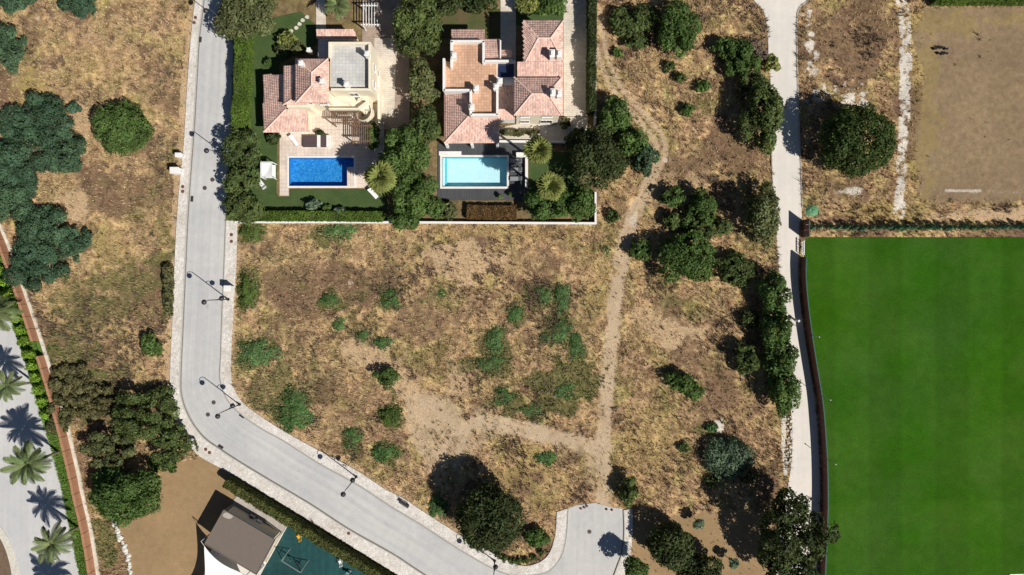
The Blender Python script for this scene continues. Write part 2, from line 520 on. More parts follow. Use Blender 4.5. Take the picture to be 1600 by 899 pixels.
# turf pitch: mown bands, slightly different grass lay
t = NT('pitch_turf')
g = t.n('ShaderNodeNewGeometry'); sx = t.n('ShaderNodeSeparateXYZ'); t.l(g.outputs['Position'], sx.inputs[0])
def band(axis, period, phase):
    w = t.math('SINE', t.math('ADD', t.math('MULTIPLY', sx.outputs[axis], 2 * math.pi / period), phase))
    return t.ramp(t.math('ADD', t.math('MULTIPLY', w, 1.6), 0.5, True), [(0.15, 0.0), (0.85, 1.0)])
n1 = t.noise(0.10, 4, 0.6); n2 = t.noise(3.0, 5, 0.7); n3 = t.noise(22, 3, 0.7)
cc = t.mix((0.026, 0.091, 0.004), (0.040, 0.101, 0.011), t.ramp(n1, [(0.38, 0.0), (0.62, 1.0)]))
cc = t.mix(cc, t.ramp(band('X', 10.4, 0.9), [(0, 0.93), (1, 1.065)]), 1.0, 'MULTIPLY')
n4 = t.noise(0.035, 3, 0.5)
cc = t.mix(cc, t.ramp(n4, [(0.35, (0.88, 0.94, 1.10)), (0.65, (1.14, 1.07, 0.90))]), 1.0, 'MULTIPLY')
n5 = t.noise(0.6, 4, 0.65)
cc = t.mix(cc, t.ramp(n5, [(0.3, 0.88), (0.7, 1.12)]), 1.0, 'MULTIPLY')
cc = t.mix(cc, t.ramp(n2, [(0.3, 0.82), (0.7, 1.15)]), 1.0, 'MULTIPLY')
cc = t.mix(cc, t.ramp(n3, [(0.3, 0.72), (0.7, 1.25)]), 1.0, 'MULTIPLY')
cc = t.mix(cc, t.ramp(band('Y', 13.0, 0.4), [(0, 0.97), (1, 1.03)]), 1.0, 'MULTIPLY')
t.bsdf(cc, 0.9, t.bump(n3, 0.4, 0.03), spec=0.04)

def mat_lawn(name, a, b):
    t = NT(name)
    n1 = t.noise(0.45, 5, 0.6); n2 = t.noise(5, 4, 0.7); n3 = t.noise(25, 2)
    cc = t.mix(a, b, t.ramp(n1, [(0.35, 0.0), (0.65, 1.0)]))
    cc = t.mix(cc, t.ramp(n2, [(0.3, 0.75), (0.7, 1.2)]), 1.0, 'MULTIPLY')
    cc = t.mix(cc, t.ramp(n3, [(0.3, 0.75), (0.7, 1.2)]), 1.0, 'MULTIPLY')
    return t.bsdf(cc, 0.9, t.bump(n3, 0.5, 0.04), spec=0.1)
mat_lawn('garden_lawn', (0.050, 0.086, 0.028), (0.072, 0.104, 0.036))
mat_lawn('rough_lawn', (0.070, 0.090, 0.032), (0.130, 0.095, 0.050))
mat_lawn('planting_bed', (0.10, 0.095, 0.040), (0.15, 0.105, 0.060))
mat_lawn('tan_lawn', (0.285, 0.195, 0.100), (0.330, 0.230, 0.125))
mat_lawn('grass_verge', (0.085, 0.17, 0.030), (0.11, 0.20, 0.040))
# ------------------------------------------------------------------ outlines of the setting (photo pixels at ground level)
ROAD_L = catmull([(322, -40), (316, 20), (311, 60), (307, 130), (303, 200), (298, 265), (293, 340), (289, 430), (285, 520), (282, 590),
                  (284, 622), (297, 655), (318, 683), (344, 702), (373, 721), (424, 752), (485, 788), (545, 827), (614, 866), (649, 889), (700, 922)], 5)
WALK_L = catmull([(312, -40), (303, 20), (297, 80), (292, 150), (288, 220), (282, 280), (277, 340), (273, 420), (270, 500), (266, 590),
                  (268, 630), (279, 664), (296, 694), (314, 714), (361, 740), (441, 788), (528, 841), (580, 873), (622, 899), (670, 930)], 5)
ROAD_R_TOP = catmull([(372, -40), (367, 30), (365, 100), (362, 180), (359, 250), (356, 310), (353, 345)], 5)
ROAD_R = catmull([(353, 345), (350, 430), (347, 500), (345, 560), (344, 592), (354, 622), (369, 640), (385, 654), (416, 674), (442, 688),
                  (499, 724), (557, 756), (614, 793), (662, 822), (724, 862), (772, 889), (800, 899)], 5)
WALK_R = catmull([(371, 345), (369, 420), (365, 480), (362, 540), (361, 588), (367, 610), (377, 626), (394, 641), (436, 669),
                  (493, 701), (554, 733), (600, 763), (631, 779), (678, 810), (733, 844), (786, 872)], 5)
# pavement round the corner into the side road
CORNER_IN = catmull([(786, 872), (811, 883), (834, 882), (856, 868), (867, 838), (870, 800)], 4)
CORNER_OUT = catmull([(800, 899), (826, 899), (856, 893), (876, 870), (884, 838), (887, 795)], 4)
SIDE_R = catmull([(974, 797), (975, 830), (972, 862), (964, 885), (955, 910), (945, 935)], 4)
SIDE_W = catmull([(988, 795), (988, 835), (985, 868), (979, 895), (972, 915), (962, 940)], 4)
LANE_L = catmull([(1165, -40), (1178, 0), (1192, 14), (1199, 40), (1202, 90), (1206, 160), (1207, 220), (1207, 260), (1211, 330), (1217, 420),
                  (1225, 500), (1232, 580), (1236, 640), (1238, 700), (1232, 755), (1222, 800), (1215, 850), (1212, 940)], 6)
WALLB = catmull([(1253, 343), (1252, 395), (1251, 430), (1254, 470), (1261, 525), (1269, 575), (1277, 625), (1281, 670), (1284, 720),
                 (1285, 780), (1283, 840), (1280, 905), (1279, 950)], 6)      # foot of the red boards beside the pitch
LANE_R = np.concatenate([catmull([(1285, -40), (1262, 0), (1248, 12), (1244, 40), (1246, 150), (1250, 250), (1253, 343)], 6), WALLB[1:] - np.array([4, 0])])
AVENUE_R = catmull([(-60, 330), (-16, 420), (10, 480), (30, 535), (48, 590), (62, 640), (78, 690), (92, 740), (105, 800), (115, 850), (125, 899), (140, 960)], 6)
WHITE_BASE = catmull([(-8, 335), (11, 376), (25, 413), (34, 440), (45, 472), (54, 498), (63, 525), (76, 566), (90, 612), (106, 668),
                      (116, 710), (122, 735), (130, 775), (141, 821), (150, 874), (155, 905), (166, 955)], 6)
PITCH = [(1258, 371)] + [tuple(p + np.array([5, 0])) for p in WALLB if p[1] > 375] + [(1720, 950), (1720, 371)]
PLAY_HEDGE = [(364, 742), (441, 789), (528, 842), (580, 874), (640, 911), (680, 935)]
PLAY_LAWN = [(313, 714), (361, 741), (375, 766), (365, 782), (330, 860), (300, 960), (205, 960), (206, 899), (196, 860), (182, 815), (205, 790), (246, 745), (270, 725)]
PLOT = [(384, -60), (381, 100), (377, 200), (374, 345), (929, 348), (928, -60)]

def poly_np(a, b):      # closed outline from two long edges
    return [tuple(p) for p in a] + [tuple(p) for p in b[::-1]]
ROAD_POLY = [tuple(p) for p in ROAD_L] + [(760, 960), (940, 960)] + [tuple(p) for p in SIDE_R[::-1]] + [(972, 795), (955, 793), (930, 786), (900, 790), (887, 795)] \
    + [tuple(p) for p in CORNER_OUT[::-1]] + [tuple(p) for p in ROAD_R[::-1]] + [tuple(p) for p in ROAD_R_TOP[::-1]]
WALK_L_POLY = poly_np(WALK_L, ROAD_L)
WALK_R_POLY = [tuple(p) for p in WALK_R] + [tuple(p) for p in CORNER_IN] + [tuple(p) for p in CORNER_OUT[::-1]] + [tuple(p) for p in ROAD_R[::-1]]
SIDE_POLY = poly_np(SIDE_R, SIDE_W)
LANE_POLY = poly_np(LANE_L, LANE_R)

# ------------------------------------------------------------------ ground sheet
xs = np.concatenate([np.array([-900, -500, -300, -200, -140, -110]), np.arange(-90, 90.01, 0.25), np.array([110, 140, 200, 300, 500, 900])])
ys = np.concatenate([np.array([-900, -500, -300, -200, -120, -80]), np.arange(-55, 55.01, 0.25), np.array([80, 120, 200, 300, 500, 900])])
GX, GY = np.meshgrid(xs, ys)
PX = GX * 10 + 800; PY = 449.5 - GY * 10

def masks(PX, PY):
    """what grows or lies at each spot: dict of 0..1 fields"""
    wob = (fbm(PX, PY, 60, 3, 4) - 0.5)
    wob2 = (fbm(PX, PY, 22, 9, 3) - 0.5) + 0.55 * (fbm(PX, PY, 9, 19, 2) - 0.5)
    wob3 = (fbm(PX, PY, 14, 29, 3) - 0.5)
    def blob(lst, soft=0.55, amt=0.9):
        m = np.zeros(PX.shape)
        for (x, y, rx, ry, *s) in lst:
            d = np.hypot((PX - x) / rx, (PY - y) / ry) + wob2 * 1.5 + wob * 0.7
            m = np.maximum(m, sstep(1.25, soft, d + wob3 * 0.9) * (s[0] if s else amt))
        return m
    def track(pts, w, soft=0.5):
        d = dist_line(PX, PY, catmull(pts, 8)) / w + wob2 * 0.55
        return sstep(1.1, soft, d)
    M = {}
    grn = blob([(520, 362, 40, 18), (392, 455, 20, 36), (398, 552, 34, 24), (455, 642, 34, 34), (610, 466, 20, 22), (520, 472, 22, 16),
                (845, 462, 22, 20), (876, 470, 18, 26), (806, 488, 16, 16), (872, 520, 30, 34), (895, 545, 26, 24), (770, 540, 24, 30), (775, 575, 36, 22),
                (880, 600, 60, 40), (840, 635, 70, 26), (720, 570, 22, 22, .6), (560, 520, 30, 24, .5), (610, 645, 22, 26), (600, 705, 26, 20), (555, 690, 22, 22),
                (490, 590, 60, 40, .4), (430, 600, 40, 34, .6), (690, 460, 34, 20, .5), (640, 560, 26, 20, .4), (565, 460, 20, 18, .5),
                (265, 455, 14, 60, .8), (245, 405, 30, 14, .6), (200, 440, 60, 30, .55), (150, 480, 60, 40, .6), (110, 560, 44, 60, .7), (150, 610, 60, 50, .75),
                (215, 470, 40, 60, .4), (180, 600, 40, 40, .5), (90, 610, 40, 40, .8), (160, 855, 22, 50, .9), (262, 480, 10, 30, .8),
                (240, 310, 24, 50, .35), (270, 90, 16, 30, .4), (1045, 470, 24, 14, .5), (1080, 495, 20, 20, .5), (1100, 675, 20, 12, .6), (860, 715, 26, 14, .6),
                (945, 382, 22, 14, .5), (1270, 322, 14, 12, .6), (700, 470, 40, 16, .4), (390, 365, 20, 14, .9)])
    grn = np.maximum(grn, 0.35 * sstep(0.56, 0.72, fbm(PX, PY, 45, 41, 4)))
    trk = track([(1000, 318), (985, 350), (972, 400), (962, 470), (955, 540), (948, 610), (943, 680), (943, 740), (946, 790)], 14)
    trk = np.maximum(trk, 0.9 * track([(943, 700), (900, 692), (850, 680), (800, 668), (760, 662), (720, 672)], 17))
    trk = np.maximum(trk, 0.6 * track([(750, 668), (705, 690), (690, 722)], 40))
    for off_ in (-12, 12):
        trk = np.maximum(trk, 0.95 * track([(760 + off_ * .3, 664 + off_ * .5), (716 + off_, 684), (700 + off_, 730)], 6))
        trk = np.maximum(trk, 0.85 * track([(760, 664 + off_ * .6), (705, 668 + off_), (655, 640 + off_)], 6))
    trk = np.maximum(trk, 0.7 * track([(646, 630), (658, 680), (684, 728)], 20))
    trk = np.maximum(trk, 0.7 * track([(720, 672), (690, 640), (650, 632)], 24))
    trk = np.maximum(trk, 0.55 * track([(930, 695), (928, 745), (945, 770)], 18))
    trk = trk * (1 - 0.45 * sstep(0.55, 0.7, fbm(PX, PY, 26, 91, 3)))
    r1 = [(932, 20), (936, 60), (946, 100), (965, 140), (1000, 182), (1026, 212), (1033, 245), (1012, 288), (1000, 320)]
    trk = np.maximum(trk, 0.72 * track([(x - 6, y + 3) for x, y in r1], 6))
    trk = np.maximum(trk, 0.72 * track([(x + 7, y - 3) for x, y in r1], 6))
    trk = np.maximum(trk, 0.25 * track(r1, 14))
    pale = 0.85 * track([(680, 650), (645, 615), (600, 575), (552, 545)], 24)
    pale = np.maximum(pale, blob([(730, 405, 60, 26, .8), (715, 430, 40, 20, .7), (1060, 520, 50, 26, .7), (1010, 500, 30, 24, .55), (715, 585, 22, 36, .7), (600, 560, 40, 26, .6),
                                  (110, 320, 36, 30, .7), (60, 330, 22, 18, .7), (125, 195, 24, 44, .6), (1060, 290, 60, 30, .5), (150, 60, 26, 16, .45), (1240, 790, 30, 20, .5), (1560, 338, 90, 12, .9), (1480, 342, 40, 8, .6)]))
    # earth shoulder along the pavements
    ve = dist_line(PX, PY, WALK_L) / 13 + wob2 * 0.6
    pale = np.maximum(pale, 0.75 * sstep(1.1, 0.5, ve) * (PY < 640))
    ve = dist_line(PX, PY, WALK_R) / 9 + wob2 * 0.6
    pale = np.maximum(pale, 0.55 * sstep(1.1, 0.5, ve))
    brown = blob([(1335, 75, 62, 60, .95), (1370, 40, 40, 40, .6), (650, 500, 60, 40, .55), (560, 620, 70, 60, .45), (480, 470, 60, 60, .35), (900, 480, 40, 50, .4),
                  (830, 400, 60, 30, .4), (770, 845, 90, 30, .7), (250, 120, 40, 60, .45), (150, 470, 30, 24, .6), (170, 570, 24, 50, .6), (1130, 640, 60, 40, .5),
                  (1040, 480, 30, 16, .5), (800, 740, 60, 30, .4), (1330, 300, 50, 26, .6), (1100, 560, 60, 40, .45)])
    brown = np.maximum(brown, 0.75 * sstep(0.50, 0.66, fbm(PX, PY, 75, 77, 4)))
    white = track([(1404, -10), (1414, 30), (1416, 100), (1413, 180), (1409, 250), (1405, 332)], 12) * sstep(0.36, 0.58, fbm(PX, PY, 8, 55, 3)) * 0.65 + 0.38 * track([(1404, -10), (1414, 30), (1416, 100), (1413, 180), (1409, 250), (1405, 332)], 9)
    white = np.maximum(white, blob([(1265, 58, 14, 36), (1268, 100, 12, 24, .6), (1335, 156, 40, 18), (1284, 148, 24, 16), (1250, 28, 10, 20, .5), (1330, 300, 22, 7, .6), (1022, 184, 9, 12, .6),
                                    (1038, 250, 7, 10, .7), (988, 345, 9, 18, .7), (60, 28, 10, 8, .5), (1125, 660, 8, 14, .7), (548, 447, 8, 6, .5)], 0.4) * sstep(0.36, 0.55, fbm(PX, PY, 10, 65, 3) + 0.06))
    white = np.maximum(white, 0.55 * track([(1478, 298), (1505, 298.5), (1532, 299)], 4) + 0 * PX)
    white = np.maximum(white, 0.32 * track([(1545, 299), (1600, 301)], 4))
    white = np.maximum(white, 0.9 * track([(1226, 648), (1225, 690), (1228, 740)], 4.5))
    dry = sstep(1428, 1442, PX + wob * 40) * sstep(328, 306, PY + wob * 30) * sstep(6, 18, PY)
    yel = blob([(930, 60, 20, 60, .5), (1365, 330, 50, 14, .9), (1446, 200, 24, 150, .95), (1450, 110, 22, 50, .9), (1470, 36, 80, 18, .9), (1560, 30, 70, 12, .8), (1055, 280, 40, 26, .7), (800, 365, 140, 26, .5), (930, 440, 30, 80, .5),
                (1010, 700, 60, 60, .5), (830, 740, 60, 50, .6), (170, 380, 30, 60, .5), (40, 140, 60, 30, .7), (140, 100, 60, 40, .4), (1520, 345, 90, 12, .8), (970, 300, 40, 40, .4)])
    tan = in_poly(PX, PY, PLAY_LAWN).astype(float)
    # sandy yard at the bottom right
    tan = np.maximum(tan, sstep(792, 806, PY + wob * 20) * sstep(985, 992, PX) * sstep(1215, 1200, PX) * 0.9)
    plot = in_poly(PX, PY, PLOT)
    brown = np.where(plot, 0.62, brown); grn = np.where(plot, 0.45, grn); pale = np.where(plot, 0, pale); trk = np.where(plot, 0, trk)
    M.update(trk=trk, grn=grn, pale=pale, brown=brown, white=white, dry=dry, yel=yel, tan=tan)
    return M

MK = masks(PX, PY)
FARM = (np.abs(GX) > 88) | (np.abs(GY) > 53)
for k_, v_ in dict(grn=.18, pale=.1, brown=.35, white=0, dry=0, yel=.2, tan=0, trk=0).items(): MK[k_] = np.where(FARM, v_, MK[k_])
def inside_px(poly): return in_poly(PX, PY, poly)
hard = inside_px(ROAD_POLY) | inside_px(WALK_L_POLY) | inside_px(WALK_R_POLY) | inside_px(SIDE_POLY) | inside_px(LANE_POLY) | inside_px(PITCH) | inside_px(PLOT)
aven = (PX < np.interp(PY, WHITE_BASE[:, 1], WHITE_BASE[:, 0])) & (PY > 330)
hard |= aven
play = inside_px([(364, 742), (640, 911), (640, 960), (320, 960), (330, 860), (365, 782)])
flat = hard | (MK['tan'] > 0.5) | play
# soften so the relief fades towards everything flat
ff = flat.astype(float)
for _ in range(4):
    q = ff.copy()
    q[1:-1, 1:-1] = (ff[1:-1, 1:-1] * 2 + ff[:-2, 1:-1] + ff[2:, 1:-1] + ff[1:-1, :-2] + ff[1:-1, 2:]) / 6
    ff = q
relief = (fbm(GX, GY, 7.0, 5, 3) - 0.5) * 0.5 + (fbm(GX, GY, 1.1, 6, 3) - 0.5) * 0.30
relief *= 1 - 0.7 * MK['dry'] - 0.5 * np.clip(MK['pale'] + MK['trk'], 0, 1) * (1 - MK['dry'])
GZ = relief * (1 - np.clip(ff * 1.6, 0, 1)) - 0.02
GZ = np.where(flat, -0.05, GZ)
DECKS = [[(435, 203), (600, 203), (600, 294), (435, 294)], [(683, 222), (826, 222), (826, 314), (683, 314)]]
for d in DECKS:
    GZ = np.where(in_poly(PX, PY, [(d[0][0] + 4, d[0][1] + 4), (d[1][0] - 4, d[1][1] + 4), (d[2][0] - 4, d[2][1] - 4), (d[3][0] + 4, d[3][1] - 4)]), -2.2, GZ)
far = (np.abs(GX) > 95) | (np.abs(GY) > 60)
GZ = np.where(far, -0.05, GZ)
ny, nx = GX.shape
V = np.stack([GX.ravel(), GY.ravel(), GZ.ravel()], 1)
idx = np.arange(nx * ny).reshape(ny, nx)
F = np.stack([idx[:-1, :-1].ravel(), idx[:-1, 1:].ravel(), idx[1:, 1:].ravel(), idx[1:, :-1].ravel()], 1)
me = np_mesh('ground', V, F, smooth=True)
for nm, keys in (('soil_a', ('grn', 'pale', 'brown', 'white')), ('soil_b', ('dry', 'yel', 'tan'))):
    a = me.attributes.new(nm, 'FLOAT_COLOR', 'POINT')
    d = np.zeros((nx * ny, 4), np.float32)
    for i, k in enumerate(keys): d[:, i] = MK[k].ravel()
    if nm == 'soil_b': d[:, 3] = MK['trk'].ravel()
    a.data.foreach_set('color', d.ravel())

t = NT('field_ground')
A = t.attr('soil_a'); B = t.attr('soil_b')
sa = t.n('ShaderNodeSeparateColor'); t.l(A.outputs['Color'], sa.inputs[0])
sb = t.n('ShaderNodeSeparateColor'); t.l(B.outputs['Color'], sb.inputs[0])
n0 = t.noise(0.16, 5, 0.6); n1 = t.noise(1.1, 6, 0.68, dist=0.4); n2 = t.noise(5.0, 5, 0.75, dist=0.8); n3 = t.noise(18, 3, 0.7)
nm = t.noise(0.42, 5, 0.65, dist=0.6)
straw = t.ramp(n1, [(0.29, (0.145, 0.094, 0.056)), (0.44, (0.365, 0.256, 0.144)), (0.64, (0.620, 0.468, 0.275))])
straw = t.mix(straw, t.ramp(nm, [(0.36, (0.52, 0.46, 0.44)), (0.5, (0.95, 0.92, 0.90)), (0.64, (1.28, 1.22, 1.10))]), 1.0, 'MULTIPLY')
def pert(m, amt=0.7, lo=0.35, hi=0.65):
    v = t.math('ADD', m, t.math('MULTIPLY', t.math('SUBTRACT', n2, 0.5), amt))
    return t.ramp(v, [(lo, 0.0), (hi, 1.0)])
nh = t.noise(0.23, 4, 0.6, dist=0.5)
straw = t.mix(straw, t.ramp(nh, [(0.34, (0.80, 0.74, 0.78)), (0.46, (1.05, 1.0, 0.98)), (0.56, (0.96, 1.0, 0.86)), (0.66, (0.72, 0.84, 0.58))]), 1.0, 'MULTIPLY')
cc = t.mix(straw, t.ramp(n2, [(0.3, (0.33, 0.235, 0.09)), (0.7, (0.48, 0.36, 0.15))]), t.math('MULTIPLY', pert(sb.outputs[1]), 0.8))
cc = t.mix(cc, t.ramp(n2, [(0.3, (0.085, 0.050, 0.034)), (0.7, (0.215, 0.130, 0.084))]), t.math('MULTIPLY', pert(sa.outputs[2], 1.5), 0.75))
cc = t.mix(cc, t.ramp(n2, [(0.3, (0.40, 0.275, 0.155)), (0.7, (0.60, 0.43, 0.26))]), pert(sa.outputs[1], 0.95))
cc = t.mix(cc, t.ramp(n2, [(0.3, (0.058, 0.072, 0.022)), (0.7, (0.185, 0.175, 0.062))]), t.math('MULTIPLY', pert(sa.outputs[0], 1.2), 0.85))
cc = t.mix(cc, t.ramp(n1, [(0.3, (0.205, 0.145, 0.085)), (0.7, (0.290, 0.210, 0.128))]), t.math('MULTIPLY', pert(sb.outputs[0], 0.3), 0.92))
cc = t.mix(cc, t.ramp(n1, [(0.3, (0.24, 0.185, 0.060)), (0.7, (0.34, 0.255, 0.095))]), t.math('MULTIPLY', t.math('MULTIPLY', pert(sb.outputs[1], 1.2), sb.outputs[0]), 0.42))
cc = t.mix(cc, t.ramp(n1, [(0.3, (0.285, 0.190, 0.098)), (0.7, (0.345, 0.235, 0.128))]), pert(sb.outputs[2], 0.15))
cc = t.mix(cc, t.ramp(n3, [(0.3, (0.52, 0.46, 0.38)), (0.7, (0.74, 0.69, 0.61))]), pert(A.outputs['Alpha'], 1.3))
cc = t.mix(cc, t.ramp(n2, [(0.25, (0.38, 0.28, 0.18)), (0.75, (0.60, 0.46, 0.31))]), t.math('MULTIPLY', pert(B.outputs['Alpha'], 0.8, 0.15, 0.85), 0.95))
soft = t.math('SUBTRACT', 1.0, t.math('MAXIMUM', t.math('MAXIMUM', t.math('MULTIPLY', B.outputs['Alpha'], 0.6), t.math('MULTIPLY', sb.outputs[0], 0.65)), sb.outputs[2]))
g3 = t.ramp(n3, [(0.3, 0.64), (0.7, 1.30)])
g2 = t.ramp(n2, [(0.3, 0.60), (0.7, 1.32)])
g0 = t.ramp(n0, [(0.3, 0.88), (0.7, 1.10)])
cc = t.mix(cc, t.mix(cc, g2, 1.0, 'MULTIPLY'), soft)
cc = t.mix(cc, g3, 0.8, 'MULTIPLY')
cc = t.mix(cc, g0, 1.0, 'MULTIPLY')
hb = t.math('ADD', t.math('MULTIPLY', n2, soft), t.math('MULTIPLY', n3, 0.4))
t.bsdf(cc, 0.95, t.bump(hb, 0.8, 0.12), spec=0.1)
ground = link('ground', me, MATS['field_ground']); ground['kind'] = 'structure'

def sheet(name, px, z, mat, kind='structure', skirt=0.0, sub=None):
    """flat polygon laid at height z (with vertical edges when skirt > 0)"""
    poly = [W(*p) for p in px]
    m = MB()
    if skirt:
        m.prism(poly, z - skirt, z)
    else:
        n = len(poly)
        ar = sum(poly[i][0] * poly[(i + 1) % n][1] - poly[(i + 1) % n][0] * poly[i][1] for i in range(n))
        if ar < 0: poly = poly[::-1]
        m.add([(x, y, z) for x, y in poly], [tuple(range(n))])
    o = m.build(name, MATS[mat])
    o['kind'] = kind
    return o

def ribbon(name, a, b, z, mat, n=None, skirt=0.25, kind='structure', parent=None):
    """strip between two polylines (pixels), with sides"""
    n = n or max(len(a), len(b))
    a = resample(wpts(a), n); b = resample(wpts(b), n)
    z0 = z - skirt
    vs = []; fs = []
    for i in range(n):
        vs += [(*a[i], z), (*b[i], z), (*a[i], z0), (*b[i], z0)]
    for i in range(n - 1):
        k = 4 * i; j = k + 4
        fs += [(k, k + 1, j + 1, j), (k + 2, k, j, j + 2), (k + 1, k + 3, j + 3, j + 1)]
    fs += [(0, 2, 3, 1), (4 * n - 4, 4 * n - 3, 4 * n - 1, 4 * n - 2)]
    m = MB(); m.add(vs, fs)
    me = m.mesh(name)
    bm = bmesh.new(); bm.from_mesh(me); bmesh.ops.recalc_face_normals(bm, faces=bm.faces); bm.to_mesh(me); bm.free()
    o = link(name, me, MATS[mat], parent)
    if kind: o['kind'] = kind
    return o

def shift(line, d):          # pixel polyline moved sideways (left of travel in picture terms)
    l = np.asarray(line, float)
    tt = np.gradient(l, axis=0); tt /= np.linalg.norm(tt, axis=1, keepdims=True) + 1e-9
    return l + np.stack([tt[:, 1], -tt[:, 0]], 1) * d

# roads and pavements
i0 = int(np.argmin(np.abs(ROAD_L[:, 1] - 652)))
sheet('road_junction', ROAD_POLY, 0.014, 'road_surface', skirt=0.2)
rl = resample(wpts(np.concatenate([ROAD_L, [(760, 955)]])), 260)
rrt = resample(wpts(np.concatenate([ROAD_R_TOP, ROAD_R[1:], [(850, 930)]])), 260)
NU = 12
rv = np.concatenate([(rl * (1 - k / NU) + rrt * (k / NU))[:, None, :] for k in range(NU + 1)], 1)
ln_ = np.r_[0, np.cumsum(np.linalg.norm(np.diff((rl + rrt) / 2, axis=0), axis=1))]
Vr = np.concatenate([rv.reshape(-1, 2), np.full((260 * (NU + 1), 1), 0.0205)], 1)
ir = np.arange(260 * (NU + 1)).reshape(260, NU + 1)
Fr = np.stack([ir[:-1, :-1].ravel(), ir[1:, :-1].ravel(), ir[1:, 1:].ravel(), ir[:-1, 1:].ravel()], 1)
mr = np_mesh('road', Vr, Fr)
at_ = mr.attributes.new('lanepos', 'FLOAT_COLOR', 'POINT')
dd_ = np.zeros((len(Vr), 4), np.float32); dd_[:, 0] = np.tile(np.arange(NU + 1) / NU, 260); dd_[:, 1] = np.repeat(ln_, NU + 1) / 200.0; dd_[:, 3] = 1
at_.data.foreach_set('color', dd_.ravel())
ro = link('road', mr, MATS['road_lane']); ro['kind'] = 'structure'
ribbon('pavement_left', WALK_L, shift(ROAD_L, -1.6), 0.13, 'cobble')
ribbon('kerb_left', shift(ROAD_L, -1.6), ROAD_L, 0.135, 'kerb')
ribbon('gutter_left', shift(ROAD_L, 0.1), shift(ROAD_L, 1.7), 0.026, 'gutter', skirt=0.004)
wr_in = np.concatenate([WALK_R, CORNER_IN[1:]]); wr_out = np.concatenate([ROAD_R, CORNER_OUT[1:]])
ribbon('pavement_right', resample(wr_in, 180), resample(shift(wr_out, 1.6), 180), 0.13, 'cobble')
ribbon('kerb_right', resample(shift(wr_out, 1.6), 180), resample(wr_out, 180), 0.135, 'kerb')
ribbon('gutter_right', resample(shift(wr_out, -0.1), 180), resample(shift(wr_out, -1.2), 180), 0.026, 'gutter', skirt=0.004)
ribbon('gutter_garden_side', shift(ROAD_R_TOP, -0.2), shift(ROAD_R_TOP, -1.2), 0.026, 'gutter', skirt=0.004)
ribbon('pavement_side_road', SIDE_W, shift(SIDE_R, 1.6), 0.13, 'cobble')
ribbon('kerb_side_road', shift(SIDE_R, 1.6), SIDE_R, 0.135, 'kerb')
ribbon('gutter_side_road', shift(SIDE_R, -0.1), shift(SIDE_R, -1.6), 0.026, 'gutter', skirt=0.004)
ribbon('verge_garden_side', shift(ROAD_R_TOP, 0.2), shift(ROAD_R_TOP, 19), 0.10, 'grass_verge')
sheet('lane', LANE_POLY, 0.012, 'lane_surface', skirt=0.12)
kl2 = LANE_L[LANE_L[:, 1] < 330]
ribbon('kerb_lane', shift(kl2, -1.5), kl2, 0.10, 'kerb')
kl3 = LANE_R[(LANE_R[:, 1] < 330)]
ribbon('kerb_lane_right', kl3, shift(kl3, 1.5), 0.10, 'kerb')
sheet('pitch', PITCH, 0.015, 'pitch_turf', skirt=0.1)
sheet('avenue', [tuple(p) for p in AVENUE_R] + [(-300, 960), (-300, 330)], 0.015, 'avenue_surface', skirt=0.1)
ribbon('planting_bed', AVENUE_R, np.asarray(WHITE_BASE) - np.array([6, 0]), 0.03, 'grass_verge', n=80, skirt=0.1)
# island with kerb at the bottom left
isl = catmull([(-30, 800), (0, 822), (14, 842), (24, 868), (30, 899), (32, 950)], 5)
ribbon('island_kerb', isl, shift(isl, -11), 0.12, 'pale_stone')
sheet('island', [tuple(p) for p in shift(isl, -11)] + [(-60, 950), (-60, 800)], 0.06, 'soil', skirt=0.1)
# ------------------------------------------------------------------ foliage builders
def leaf_quads(C, N, S, rnd, aspect=0.55):
    """diamond leaves: centres C, normals N, sizes S"""
    n = len(C)
    r = rnd.normal(size=(n, 3))
    N = N / (np.linalg.norm(N, axis=1, keepdims=True) + 1e-9)
    U = r - (r * N).sum(1, keepdims=True) * N
    U /= np.linalg.norm(U, axis=1, keepdims=True) + 1e-9
    Vv = np.cross(N, U)
    U = U * S[:, None]; Vv = Vv * S[:, None] * aspect
    lift = N * S[:, None] * 0.18
    Q = np.stack([C - U, C - Vv + lift, C + U, C + Vv + lift], 1).reshape(-1, 3)
    F = np.arange(4 * n).reshape(n, 4)
    return Q, F

